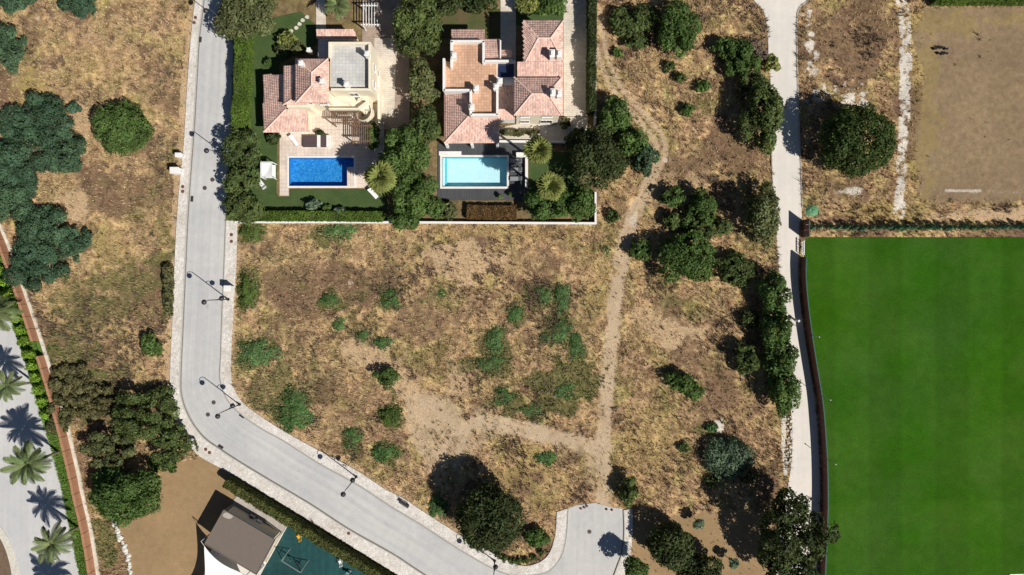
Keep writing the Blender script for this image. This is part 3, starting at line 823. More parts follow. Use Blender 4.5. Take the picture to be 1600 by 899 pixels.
def crown_mesh(name, seed, rx, ry, rz, zc, leaf=0.24, dens=105, lobes=9, spread=0.62, lobe_r=0.46, open_=0.0, up=0.15, jit=0.16):
    rnd = np.random.RandomState(seed)
    k = lobes
    ii = np.arange(k) + 0.5
    zf = 0.95 - 1.25 * ii / k
    ph = ii * 2.39996 + rnd.uniform(0, 6.28)
    d = np.stack([np.cos(ph) * np.sqrt(1 - zf ** 2), np.sin(ph) * np.sqrt(1 - zf ** 2), zf], 1) + rnd.normal(size=(k, 3)) * jit
    v_ = min(1.0, jit / 0.16)
    lc = d * spread * (1 + v_ * rnd.uniform(-0.26, 0.12, (k, 1)))
    lr = lobe_r * (1 + v_ * rnd.uniform(-0.28, 0.22, k))
    lc = np.vstack([lc, [[0, 0, 0.12]]]); lr = np.r_[lr, lobe_r * 1.25]
    k += 1
    # keep the outline at the wanted size
    ext = np.max(np.linalg.norm(lc[:, :2], axis=1) + lr)
    lc[:, :2] /= ext * 0.97; lr = lr / (ext * 0.97)
    n = int(dens * math.pi * rx * ry)
    n = max(180, n)
    w = lr ** 2; w /= w.sum()
    li = rnd.choice(k, size=int(n * 2.1), p=w)
    u = rnd.normal(size=(len(li), 3)); u[:, 2] += up * 2; u /= np.linalg.norm(u, axis=1, keepdims=True)
    # bumpy lobes: clumps of twigs
    bump = 1 + 0.16 * np.sin(u[:, 0] * 7 + li) * np.sin(u[:, 1] * 6 + li * 2.1) * np.sin(u[:, 2] * 6.5 + li * 0.7)
    rad = lr[li] * bump * (1 - np.abs(rnd.normal(size=len(li))) * 0.17)
    fr_ = rnd.rand(len(li)) < 0.13
    rad = np.where(fr_, rad * rnd.uniform(1.02, 1.24, len(li)), rad)
    p = lc[li] + u * rad[:, None]
    keep = np.ones(len(li), bool)
    for j in range(k):
        dj = np.linalg.norm(p - lc[j], axis=1)
        keep &= (dj > lr[j] * 0.66) | (rnd.rand(len(li)) < 0.12)
    keep &= p[:, 2] > -0.75
    if open_ > 0:
        hole = np.sin(p[:, 0] * 8 + seed) * np.sin(p[:, 1] * 7.3 + seed * 1.7) * np.sin(p[:, 2] * 6.1 + 1.3)
        keep &= hole < 0.35 - open_
    p = p[keep][:n]; u = u[keep][:n]; li = li[keep][:n]
    p[:, 0] /= np.percentile(np.abs(p[:, 0]), 98.8) * 1.02; p[:, 1] /= np.percentile(np.abs(p[:, 1]), 98.8) * 1.02
    C = p * np.array([rx, ry, rz]) + np.array([0, 0, zc])
    N = u + rnd.normal(size=u.shape) * 0.55 + np.array([0, 0, 0.25])
    S = leaf * rnd.uniform(0.6, 1.35, len(C))
    lt = rnd.uniform(0.78, 1.22, k)
    tint = lt[li] * rnd.uniform(0.7, 1.35, len(C))
    hue = rnd.normal(size=len(C)) * 0.07
    T = np.stack([tint * (1 + hue), tint, tint * (1 - hue)], 1)
    Q, F = leaf_quads(C, N, S, rnd)
    return np_mesh(name, Q, F, np.repeat(T, 4, 0))

def trunk_mesh(name, seed, h, r, rx, ry, stems=1):
    rnd = random.Random(seed)
    m = MB()
    for s in range(stems):
        ox = rnd.uniform(-1, 1) * 0.25 * (stems > 1); oy = rnd.uniform(-1, 1) * 0.25 * (stems > 1)
        top = (ox * 2 + rnd.uniform(-.2, .2), oy * 2 + rnd.uniform(-.2, .2), h * 0.55)
        m.tube([(ox, oy, -0.15), (ox * 1.2, oy * 1.2, h * 0.12), (ox * 1.6, oy * 1.6, h * 0.32), top], [r * 1.35, r, r * 0.85, r * 0.6], 7)
        for k in range(5 if stems == 1 else 3):
            a = rnd.uniform(0, 6.28)
            e = (math.cos(a) * rx * rnd.uniform(.4, .7), math.sin(a) * ry * rnd.uniform(.4, .7), h * rnd.uniform(.6, .85))
            b = (top[0] * .8, top[1] * .8, h * rnd.uniform(.3, .5))
            mid = ((e[0] + b[0]) / 2, (e[1] + b[1]) / 2, (e[2] + b[2]) / 2 - 0.1)
            m.tube([b, mid, e], [r * 0.5, r * 0.36, r * 0.14], 5)
    return m.mesh(name, True)

SEED = [100]
def plant(px, py, rx, ry, h, mat, label, name='tree', cat='tree', group=None, base=0.2, leaf=0.24, dens=105, lobes=9,
          spread=0.62, lobe_r=0.46, open_=0.0, trunk=None, stems=1, bark='bark', dz=0.0, jit=0.16):
    """px,py: crown centre as the photo shows it; rx,ry radii in pixels; h height in metres; base: where the crown starts (fraction)"""
    SEED[0] += 1; sd = SEED[0]
    zc = h * (base + (1 - base) * 0.42)
    p = P(px, py, zc)
    k = 0.1 * (H - zc) / H
    RX, RY = rx * k, ry * k
    rz = (h - zc) / 0.98
    o = empty(name, (p.x, p.y, dz), 0, label, cat, group)
    cm = crown_mesh('crown', sd, RX, RY, rz, zc, leaf, dens, lobes, spread, lobe_r, open_, jit=jit)
    link('crown', cm, MATS[mat], o)
    r = trunk if trunk else max(0.03, 0.022 * h + 0.012 * (RX + RY))
    link('trunk', trunk_mesh('trunk', sd, h, r, RX, RY, stems), MATS[bark], o)
    return o

def hedge(name, pts, width, h, mat, label, cat='hedge', group=None, leaf=0.16, dens=190, rough=0.10, z0=0.0):
    """clipped hedge along world points; one object with leafy shell and a dark twiggy inside"""
    SEED[0] += 1
    rnd = np.random.RandomState(SEED[0])
    pts = resample(np.array([(p[0], p[1]) for p in pts]), max(2, int(np.linalg.norm(np.diff(np.array([(p[0], p[1]) for p in pts]), axis=0), axis=1).sum() / 0.5)))
    L = np.r_[0, np.cumsum(np.linalg.norm(np.diff(pts, axis=0), axis=1))]
    tot = L[-1]
    t = np.gradient(pts, axis=0); t /= np.linalg.norm(t, axis=1, keepdims=True)
    nrm = np.stack([-t[:, 1], t[:, 0]], 1)
    hw = width / 2
    area = [tot * width, tot * h, tot * h, width * h, width * h]
    n = int(dens * sum(area) / 2)
    f = rnd.choice(5, size=n, p=np.array(area) / sum(area))
    a = rnd.rand(n) * tot; b = rnd.uniform(-1, 1, n); z = rnd.rand(n)
    off = np.where(f == 0, b * hw, np.where(f == 1, hw, np.where(f == 2, -hw, b * hw)))
    zz = np.where(f == 0, h, z * h)
    a = np.where(f == 3, 0.0, np.where(f == 4, tot, a))
    x = np.interp(a, L, pts[:, 0]); y = np.interp(a, L, pts[:, 1])
    nx_ = np.interp(a, L, nrm[:, 0]); ny_ = np.interp(a, L, nrm[:, 1])
    wob = 1 + rough * 2.2 * (vnoise(x, y, 1.1, SEED[0]) - 0.5)
    C = np.stack([x + nx_ * off, y + ny_ * off, zz * wob], 1) + rnd.normal(size=(n, 3)) * rough * 0.45
    N = np.stack([np.where(f == 0, 0, np.sign(off) * nx_), np.where(f == 0, 0, np.sign(off) * ny_), np.where(f == 0, 1.0, 0.2)], 1) + rnd.normal(size=(n, 3)) * 0.5
    S = leaf * rnd.uniform(0.6, 1.3, n)
    tint = rnd.uniform(0.7, 1.3, n) * (0.8 + 0.4 * vnoise(x, y, 1.6, SEED[0] + 5))
    hue = rnd.normal(size=n) * 0.05
    Q, F = leaf_quads(C, N, S, rnd)
    cen = pts.mean(0)
    o = empty(name, (cen[0], cen[1], z0), 0, label, cat, group)
    Q[:, 0] -= cen[0]; Q[:, 1] -= cen[1]
    link('foliage', np_mesh('foliage', Q, F, np.repeat(np.stack([tint * (1 + hue), tint, tint * (1 - hue)], 1), 4, 0)), MATS[mat], o)
    m = MB()
    step = max(1, int(1.0 / 0.5))
    for i in range(0, len(pts) - 1, step):
        j = min(i + step, len(pts) - 1)
        p, q = pts[i] - cen, pts[j] - cen
        d = q - p; ln = np.linalg.norm(d)
        m.box((*(p + q) / 2, h * 0.46), (ln * 0.98, width * 0.72, h * 0.84), rz=math.atan2(d[1], d[0]))
    link('branches', m.mesh('branches'), MATS['bark'], o)
    return o

def weed_mesh(name, seed, rx, ry, h):
    rnd = np.random.RandomState(seed)
    n = int(260 * math.pi * rx * ry) + 60
    a = rnd.uniform(0, 2 * math.pi, n)
    edge = 0.72 + 0.22 * np.sin(3 * a + seed) + 0.16 * np.sin(5 * a + seed * 2.3) + 0.12 * np.sin(9 * a + seed * .7)
    r = np.sqrt(rnd.rand(n)) * edge * 1.25 * (1 + 0.22 * rnd.normal(size=n))
    x, y = np.cos(a) * r, np.sin(a) * r
    cl = vnoise(x * rx, y * ry, 0.7, seed)
    keep = rnd.rand(n) < 0.12 + 1.25 * cl * (1.2 - 0.85 * r)
    x, y, r, cl = x[keep], y[keep], r[keep], cl[keep]
    n = len(x)
    z = h * np.clip(1.05 - 0.8 * r * r, 0.12, 1) * (0.35 + 0.9 * cl) * rnd.uniform(0.45, 1.0, n)
    C = np.stack([x * rx, y * ry, z], 1)
    N = np.stack([x, y, np.full(n, 1.1)], 1) + rnd.normal(size=(n, 3)) * 0.45
    t_ = rnd.uniform(0.7, 1.3, n) * (0.75 + 0.5 * cl)
    hue = rnd.normal(size=n) * 0.10 + 0.10
    Q, F = leaf_quads(C, N, 0.17 * rnd.uniform(0.6, 1.4, n), rnd)
    return np_mesh(name, Q, F, np.repeat(np.stack([t_ * (1 + hue), t_, t_ * (1 - hue)], 1), 4, 0))

def weed(px, py, rx, ry, h, mat, label, group):
    SEED[0] += 1; sd = SEED[0]
    p = P(px, py, h * .4)
    o = empty('weed_clump', (p.x, p.y, -.04), 0, label, 'plant', group)
    link('leaves', weed_mesh('leaves', sd, rx * .1, ry * .1, h), MATS[mat], o)
    link('stems', trunk_mesh('stems', sd, h * .8, .015, rx * .08, ry * .08, 3), MATS['bark'], o)

# ---- palms: a trunk and fronds, each frond its own object
def frond_mesh(L=2.1, droop=0.9, n=22, w=0.40):
    vs = []; fs = []; tt = []
    def arc(s):
        return Vector((L * s * (1 - 0.12 * s * s), 0, 0.55 * L * s * 0.75 - droop * L * 0.62 * s * s))
    for i in range(n):
        a = arc(i / n); b = arc((i + 1) / n)
        k = len(vs)
        ww = 0.035 * (1 - i / n) + 0.012
        vs += [(a.x, -ww, a.z), (a.x, ww, a.z), (b.x, ww, b.z), (b.x, -ww, b.z)]; fs.append((k, k + 1, k + 2, k + 3)); tt += [1.1] * 4
        if i < 2: continue
        s = (i + 0.5) / n
        ll = w * 1.7 * math.sin(math.pi * min(1, s * 0.86 + 0.1)) + 0.10
        for sd in (-1, 1):
            c0 = arc(s); e = c0 + Vector((ll * 0.62, sd * ll * 0.80, 0.06 * ll - 0.18 * ll))
            k = len(vs)
            vs += [(c0.x - 0.07, 0, c0.z), (c0.x + 0.07, 0, c0.z), tuple(e + Vector((0.05, 0, 0))), tuple(e - Vector((0.05, sd * 0.02, 0)))]
            fs.append((k, k + 1, k + 2, k + 3)); tt += [0.85 + 0.3 * ((i * 7) % 5) / 5] * 4
    return np_mesh('frond', np.array(vs), np.array(fs), np.array(tt))

def fan_mesh(L=0.75, R=0.75, n=11):
    vs = [(0, -0.02, 0), (0, 0.02, 0), (L, 0.02, 0.16 * L), (L, -0.02, 0.16 * L)]; fs = [(0, 1, 2, 3)]; tt = [0.9] * 4
    for i in range(n):
        a = (i / (n - 1) - 0.5) * math.radians(250)
        d = Vector((math.cos(a), math.sin(a), 0)); p = Vector((-d.y, d.x, 0)) * 0.10
        c0 = Vector((L, 0, 0.16 * L)); m_ = c0 + d * R * 0.6 + Vector((0, 0, 0.05 * (i % 2))); e = c0 + d * R + Vector((0, 0, -0.22 * R))
        k = len(vs)
        vs += [tuple(c0), tuple(m_ - p), tuple(e), tuple(m_ + p)]; fs.append((k, k + 1, k + 2, k + 3)); tt += [0.85 + 0.3 * (i % 3) / 3] * 4
    return np_mesh('frond', np.array(vs), np.array(fs), np.array(tt))
FROND = {'date': [frond_mesh(3.2, 0.70, w=.30), frond_mesh(3.5, 0.85, w=.32), frond_mesh(3.0, 1.05, w=.30)], 'fan': [fan_mesh(), fan_mesh(0.9, 0.7), fan_mesh(0.7, 0.8)]}
for m_ in FROND['date']: m_.materials.append(MATS['palm_leaf'])
for m_ in FROND['fan']: m_.materials.append(MATS['fan_palm_leaf'])

def palm(bx, by, h, kind, label, group=None, nf=30, scale=1.0, lean=(0, 0), r=0.17):
    SEED[0] += 1
    rnd = random.Random(SEED[0])
    b = P(bx, by)
    o = empty('palm_tree', b, 0, label, 'palm', group)
    m = MB()
    pts = []; rad = []
    n = 14
    for i in range(n + 1):
        s = i / n
        pts.append((lean[0] * s * s, lean[1] * s * s, h * s - 0.1 * (i == 0)))
        rad.append(r * (1.25 - 0.35 * s) * (1.06 if i % 2 else 0.96))
    m.tube(pts, rad, 8)
    link('trunk', m.mesh('trunk', True), MATS['palm_bark'], o)
    for k in range(nf):
        el = 1.15 - 1.75 * (k / (nf - 1)) ** 0.85
        az = k * 2.39996 + rnd.uniform(-.2, .2)
        f = link('frond', rnd.choice(FROND[kind]), None, o, (lean[0], lean[1], h - 0.05))
        f.rotation_euler = (rnd.uniform(-.25, .25), -el if kind == 'fan' else -(el - 0.15), az)
        sc = scale * rnd.uniform(.85, 1.12)
        f.scale = (sc, sc, sc)
    return o

# ---- low vegetation scattered as stuff
def tufts(name, n, seed, dens_fn, colfn, hmin, hmax, label, blades=4, width=0.035, area=(-84, 84, -49, 49), spread=0.6):
    rnd = np.random.RandomState(seed)
    x = rnd.uniform(area[0], area[1], n); y = rnd.uniform(area[2], area[3], n)
    px = x * 10 + 800; py = 449.5 - y * 10
    keep = rnd.rand(n) < dens_fn(x, y, px, py)
    x, y, px, py = x[keep], y[keep], px[keep], py[keep]
    # height of the ground below
    gi = np.clip(np.searchsorted(xs, x) - 1, 0, nx - 2); gj = np.clip(np.searchsorted(ys, y) - 1, 0, ny - 2)
    z = GZ[gj, gi]
    m = len(x)
    hh = rnd.uniform(hmin, hmax, m) * (0.55 + 0.9 * fbm(x, y, 4.0, seed + 3, 3))
    col = colfn(x, y, px, py, rnd)
    Vs = []; Ts = []
    for b in range(blades):
        a = rnd.uniform(0, 2 * math.pi, m)
        l = hh * rnd.uniform(0.6, 1.2, m); sp = l * spread * rnd.uniform(0.4, 1.4, m)
        ox = rnd.normal(size=m) * 0.07; oy = rnd.normal(size=m) * 0.07
        wv = width * rnd.uniform(0.7, 1.6, m)
        b0 = np.stack([x + ox - np.sin(a) * wv, y + oy + np.cos(a) * wv, z - 0.03], 1)
        b1 = np.stack([x + ox + np.sin(a) * wv, y + oy - np.cos(a) * wv, z - 0.03], 1)
        tp = np.stack([x + ox + np.cos(a) * sp, y + oy + np.sin(a) * sp, z + l], 1)
        Vs.append(np.stack([b0, b1, tp], 1)); Ts.append(np.repeat((col * rnd.uniform(0.75, 1.25, (m, 1)))[:, None, :], 3, 1))
    V = np.concatenate(Vs).reshape(-1, 3); T = np.concatenate(Ts).reshape(-1, 3)
    F = np.arange(len(V)).reshape(-1, 3)
    o = link(name, np_mesh(name, V, F, T), MATS['grass_blade'])
    tag(o, label, 'grass', kind='stuff')
    return o

def field_free(px, py):
    bad = np.zeros(px.shape, bool)
    for poly in (ROAD_POLY, WALK_L_POLY, WALK_R_POLY, SIDE_POLY, LANE_POLY, PITCH, PLOT):
        bad |= in_poly(px, py, poly)
    bad |= (px < np.interp(py, WHITE_BASE[:, 1], WHITE_BASE[:, 0]) + 3) & (py > 330)
    bad |= in_poly(px, py, [(364, 742), (640, 911), (640, 960), (320, 960), (330, 860), (365, 782)])
    bad |= in_poly(px, py, PLAY_LAWN)
    return ~bad
def straw_d(x, y, px, py):
    M = masks(px, py)
    d = 0.25 + 0.95 * fbm(x, y, 3.2, 71, 3)
    d *= (1 - 0.85 * M['pale']) * (1 - 0.9 * np.clip(M['trk'] * 1.2, 0, 1)) * (1 - 0.9 * M['white']) * (1 - 0.995 * M['dry']) * (1 - 0.97 * (M['tan'] > .3)) * (1 - 0.75 * M['brown'])
    return np.where(field_free(px, py), d, 0)
def straw_c(x, y, px, py, rnd):
    M = masks(px, py)
    a = np.array([0.70, 0.53, 0.305]); b = np.array([0.28, 0.195, 0.118]); g = np.array([0.22, 0.21, 0.085]); yv = np.array([0.62, 0.48, 0.19])
    f = (0.55 * rnd.rand(len(x)) + 0.45 * fbm(x, y, 6, 33, 3))[:, None]
    cc = a * f + b * (1 - f)
    cc = cc * (1 - 0.5 * M['yel'][:, None]) + yv * 0.5 * M['yel'][:, None]
    gm = (np.clip(M['grn'], 0, 1) * 0.75)[:, None]
    return cc * (1 - gm) + g * gm
def weed_d(x, y, px, py):
    M = masks(px, py)
    d = np.clip(M['grn'], 0, 1) ** 1.5 * 0.9 + 0.02
    d *= (1 - 0.8 * M['white']) * (1 - M['dry'] * 0.97) * (1 - (M['tan'] > .3))
    return np.where(field_free(px, py), d, 0)
def weed_c(x, y, px, py, rnd):
    a = np.array([0.075, 0.135, 0.04]); b = np.array([0.15, 0.165, 0.055])
    f = rnd.rand(len(x))[:, None]
    return a * f + b * (1 - f)
tufts('dry_grass', 210000, 5, straw_d, straw_c, 0.22, 0.60, 'dry straw coloured grass covering the open plots', blades=4, width=0.035)
tufts('green_weeds', 90000, 6, weed_d, weed_c, 0.15, 0.42, 'low green weeds growing in patches among the straw', blades=5, width=0.055)

def brush_d(x, y, px, py):
    M = masks(px, py)
    d = sstep(0.52, 0.70, fbm(x, y, 5.5, 91, 4)) * 0.9 + 0.05
    d *= (1 - 0.9 * M['pale']) * (1 - np.clip(M['trk'] * 1.3, 0, 1)) * (1 - 0.95 * M['white']) * (1 - 0.98 * M['dry']) * (1 - (M['tan'] > .3))
    return np.where(field_free(px, py), d, 0)
def brush_c(x, y, px, py, rnd):
    a = np.array([0.17, 0.105, 0.070]); b = np.array([0.13, 0.115, 0.060]); c_ = np.array([0.20, 0.135, 0.115])
    f = fbm(x, y, 9, 13, 2)[:, None]; g = rnd.rand(len(x))[:, None]
    return (a * f + b * (1 - f)) * (1 - .4 * g) + c_ * .4 * g
tufts('dry_brush', 42000, 16, brush_d, brush_c, 0.35, 0.85, 'brown withered brush scattered over the open plots', blades=9, width=0.05, spread=0.8)
# ------------------------------------------------------------------ trees and shrubs
G_J = 'dark junipers on the western field'
G_S = 'shrubs on the eastern scrub strip'
G_W = 'green weed clumps in the dry central plot'
J = dict(mat='juniper', name='juniper', cat='tree', base=0.02, lobes=20, spread=0.80, lobe_r=0.34, dens=190, leaf=.165, open_=0.08, stems=3, group=G_J)
for a in [
    (6, 72, 36, 36, 2.5, 'dark juniper cut by the left edge, below the top left corner'),
    (126, -4, 32, 34, 2.5, 'dark juniper cut by the top edge, in the top left field'),
    (18, -8, 34, 28, 2.2, 'dark juniper filling the top left corner of the picture'),
    (58, 192, 56, 42, 2.6, 'sprawling blue-green juniper left of the round dark tree, top of its thicket'),
    (100, 240, 34, 34, 2.2, 'mid-sized juniper on the right flank of the western thicket'),
    (22, 262, 50, 44, 2.6, 'juniper at the left edge in the middle of the western thicket'),
    (16, 318, 40, 36, 2.4, 'juniper at the left edge just above the terracotta wall end'),
    (72, 358, 44, 40, 2.5, 'large juniper in the lower half of the western thicket'),
    (118, 382, 26, 26, 2.0, 'outlying juniper at the right tip of the lower western thicket'),
    (62, 412, 48, 40, 2.4, 'bottom juniper of the western thicket, reaching to the terracotta wall'),
]:
    plant(*a[:5], label=a[5], **J)
plant(116, 168, 10, 9, 1.4, 'juniper', 'tiny juniper bush between the western thicket and the round dark tree', 'juniper', 'shrub', base=0.02, dens=130, lobes=5)
plant(194, 201, 43, 41, 3.4, 'lush_leaf', 'solid rounded dark green tree alone on the western field', base=0.02, dens=190, leaf=.18, lobes=34, spread=0.70, lobe_r=0.34, stems=3)
plant(234, 540, 19, 18, 2.2, 'lush_leaf', 'small round dark bush alone near the bend in the road', 'shrub', 'shrub', base=0.02, lobes=7)
for a in [
    (112, 600, 34, 28, 1.6, 'scrub_leaf', 'brownish scrubby bush beside the terracotta wall, above the other thicket'),
    (92, 650, 20, 30, 1.8, 'scrub_leaf', 'loose olive scrub spilling over the end of the terracotta wall'),
    (150, 632, 30, 26, 1.8, 'scrub_leaf', 'low olive scrub between the terracotta wall and the bend'),
    (226, 650, 48, 40, 3.6, 'broadleaf', 'dark bushy tree beside the cobbled bend in the road'),
    (270, 694, 32, 30, 3.2, 'broadleaf', 'olive green tree touching the cobbled pavement at the bend'),
    (172, 702, 42, 34, 3.6, 'olive_leaf', 'pale olive tree in the middle of the thicket above the tan lawn'),
    (258, 725, 24, 12, 1.4, 'lush_leaf', 'low green shrub at the top edge of the tan lawn'),
]:
    plant(a[0], a[1], a[2] * 1.05, a[3] * 1.05, a[4], a[5], a[6], base=0.04, lobes=22, spread=0.82, lobe_r=0.25, open_=.06, stems=2, dens=115, leaf=.2, group='thicket by the bend')
plant(194, 776, 59, 42, 5.2, 'lush_leaf', 'broad dense dark green tree at the left corner of the tan lawn', base=0.08, lobes=18, spread=0.72, lobe_r=0.36, dens=120)
for a in [(262, 425, 9, 18), (265, 455, 9, 22), (264, 490, 8, 20), (262, 518, 7, 9)]:
    pass
plant(263, 432, 9, 20, 1.3, 'scrub_leaf', 'upper narrow green shrub along the outer edge of the left pavement', 'shrub', 'shrub', base=0.02, group='shrubs by the left pavement', lobes=6)
plant(264, 470, 9, 24, 1.3, 'scrub_leaf', 'lower narrow green shrub along the outer edge of the left pavement', 'shrub', 'shrub', base=0.02, group='shrubs by the left pavement', lobes=6)

# gardens of the two villas
plant(384, 18, 46, 44, 6.0, 'olive_leaf', 'large pale olive tree overhanging the top end of the road', base=0.15, lobes=15, spread=0.68, lobe_r=0.4, dens=110)
plant(382, 232, 31, 32, 5.6, 'broadleaf', 'top one of three garden trees overhanging the road beside the blue pool', base=0.12, group='trees overhanging the road', lobes=10, open_=.06)
plant(378, 282, 29, 32, 5.2, 'broadleaf', 'middle one of three garden trees overhanging the road beside the blue pool', base=0.12, group='trees overhanging the road', lobes=10, open_=.06)
plant(380, 324, 30, 26, 4.6, 'broadleaf', 'bottom one of three garden trees overhanging the road beside the blue pool', base=0.12, group='trees overhanging the road', lobes=10, open_=.06)
G_B = 'tall trees between the villas'
for a in [
    (648, 42, 40, 54, 7.5, 'broadleaf', 'tall green tree between the villas nearest the top edge'),
    (660, 128, 26, 34, 5.5, 'olive_leaf', 'pale green slender tree between the villas, level with the terracotta terrace'),
    (664, 196, 24, 30, 5.5, 'broadleaf', 'green tree between the villas beside the hipped tile roof'),
    (634, 238, 38, 44, 7.0, 'lush_leaf', 'large bright green tree between the villas, above the yellowish palm'),
    (646, 296, 36, 40, 6.5, 'lush_leaf', 'large green tree between the two pools'),
    (636, 338, 28, 20, 4.0, 'lush_leaf', 'bottom tree between the villas, spilling over the white garden wall'),
    (698, 8, 30, 18, 3.5, 'dark_broadleaf', 'dark shrub tree at the top edge beside the pale garden path'),
    (746, 4, 30, 16, 3.2, 'dark_broadleaf', 'dark leafy shrub at the top edge left of the pale garden path'),
]:
    plant(*a[:5], a[5], a[6], base=0.1, lobes=13, spread=0.7, lobe_r=0.38, group=G_B)
plant(584, 212, 10, 22, 3.0, 'lush_leaf', 'narrow green climber beside the spiral stair pergola', 'shrub', 'shrub', base=0.1, lobes=7)
plant(820, 10, 22, 14, 2.5, 'fan_palm_leaf', 'yellow-green leafy bush right of the pale path at the top edge', 'shrub', 'shrub', base=0.05, lobes=8)
plant(862, 10, 24, 14, 2.5, 'lush_leaf', 'green bush above the hipped roof beside the cream driveway', 'shrub', 'shrub', base=0.05, lobes=8)
plant(420, 97, 7, 7, 1.6, 'lush_leaf', 'clipped round bush on the lawn left of the cream villa', 'shrub', 'shrub', base=0.02, lobes=6, dens=160, leaf=.16)
plant(428, 217, 11, 9, 1.6, 'dark_broadleaf', 'dark round shrub at the corner of the cream villa by the pool deck', 'shrub', 'shrub', base=0.02, lobes=6)
plant(500, 208, 7, 4, 1.0, 'dark_broadleaf', 'small potted shrub by the villa wall above the dark daybeds', 'shrub', 'shrub', base=0.05, lobes=4)
for a in [(448, 62, 15, 12, 2.4, 'fan_palm_leaf', 'yellow-green leafy shrub on the lawn behind the cream villa'),
          (464, 76, 13, 11, 2.2, 'olive_leaf', 'pale leafy shrub against the back wall of the cream villa'),
          (442, 78, 12, 9, 1.8, 'olive_leaf', 'small pale shrub left of the leafy shrubs behind the cream villa')]:
    plant(*a[:5], a[5], a[6], 'shrub', 'shrub', base=0.05, lobes=8, open_=.12)
for a in [(491, 320, 12, 8, 1.8, 'grey_leaf', 'grey-green shrub in front of the clipped hedge below the blue pool'),
          (533, 330, 8, 6, 1.4, 'grey_leaf', 'small grey-green shrub on the clipped hedge right below the blue pool'),
          (511, 325, 6, 5, 1.2, 'lush_leaf', 'tiny dark shrub between the two grey shrubs by the hedge')]:
    plant(*a[:5], a[5], a[6], 'shrub', 'shrub', base=0.02, lobes=5)
G_P = 'trees in the garden of the terracotta villa'
for a in [
    (930, 250, 46, 52, 8.0, 'dark_broadleaf', 'largest dark tree right of the pale pool, at the garden corner'),
    (960, 182, 24, 30, 4.5, 'lush_leaf', 'round green tree just outside the garden wall above the large dark tree'),
    (988, 222, 24, 22, 4.0, 'lush_leaf', 'green tree on the upper right of the garden corner clump'),
    (1006, 248, 22, 26, 3.5, 'juniper', 'blue-green shrub at the right tip of the garden corner clump beside the track'),
    (902, 222, 20, 20, 5.0, 'dark_broadleaf', 'dark tree at the left of the garden corner clump, near the driveway end'),
    (850, 322, 34, 26, 4.5, 'lush_leaf', 'green tree at the garden bottom wall, left of the corner'),
    (897, 322, 34, 28, 4.5, 'lush_leaf', 'green tree in the bottom right garden corner inside the white wall'),
]:
    plant(*a[:5], a[5], a[6], base=0.08, lobes=13, spread=0.7, lobe_r=0.38, group=G_P)
plant(700, 330, 16, 14, 2.0, 'olive_leaf', 'ragged olive shrub below the dark deck of the pale pool', 'shrub', 'shrub', base=0.02, lobes=8, open_=.1)
plant(680, 325, 18, 16, 2.4, 'lush_leaf', 'green shrub at the lower left corner of the dark deck', 'shrub', 'shrub', base=0.02, lobes=8)
plant(884, 192, 9, 10, 2.0, 'scrub_leaf', 'thin brownish shrub at the end of the cream driveway', 'shrub', 'shrub', base=0.05, lobes=6, open_=.15)
for i, (x, w) in enumerate(((792, 14), (812, 12), (832, 14))):
    plant(x, 207 + 2 * (i == 1), w, 5, 1.0, 'scrub_leaf', ['left', 'middle', 'right'][i] + ' one of three low shrubs along the front wall of the terracotta villa', 'shrub', 'shrub',
          base=0.02, lobes=5, group='shrubs along the villa front')

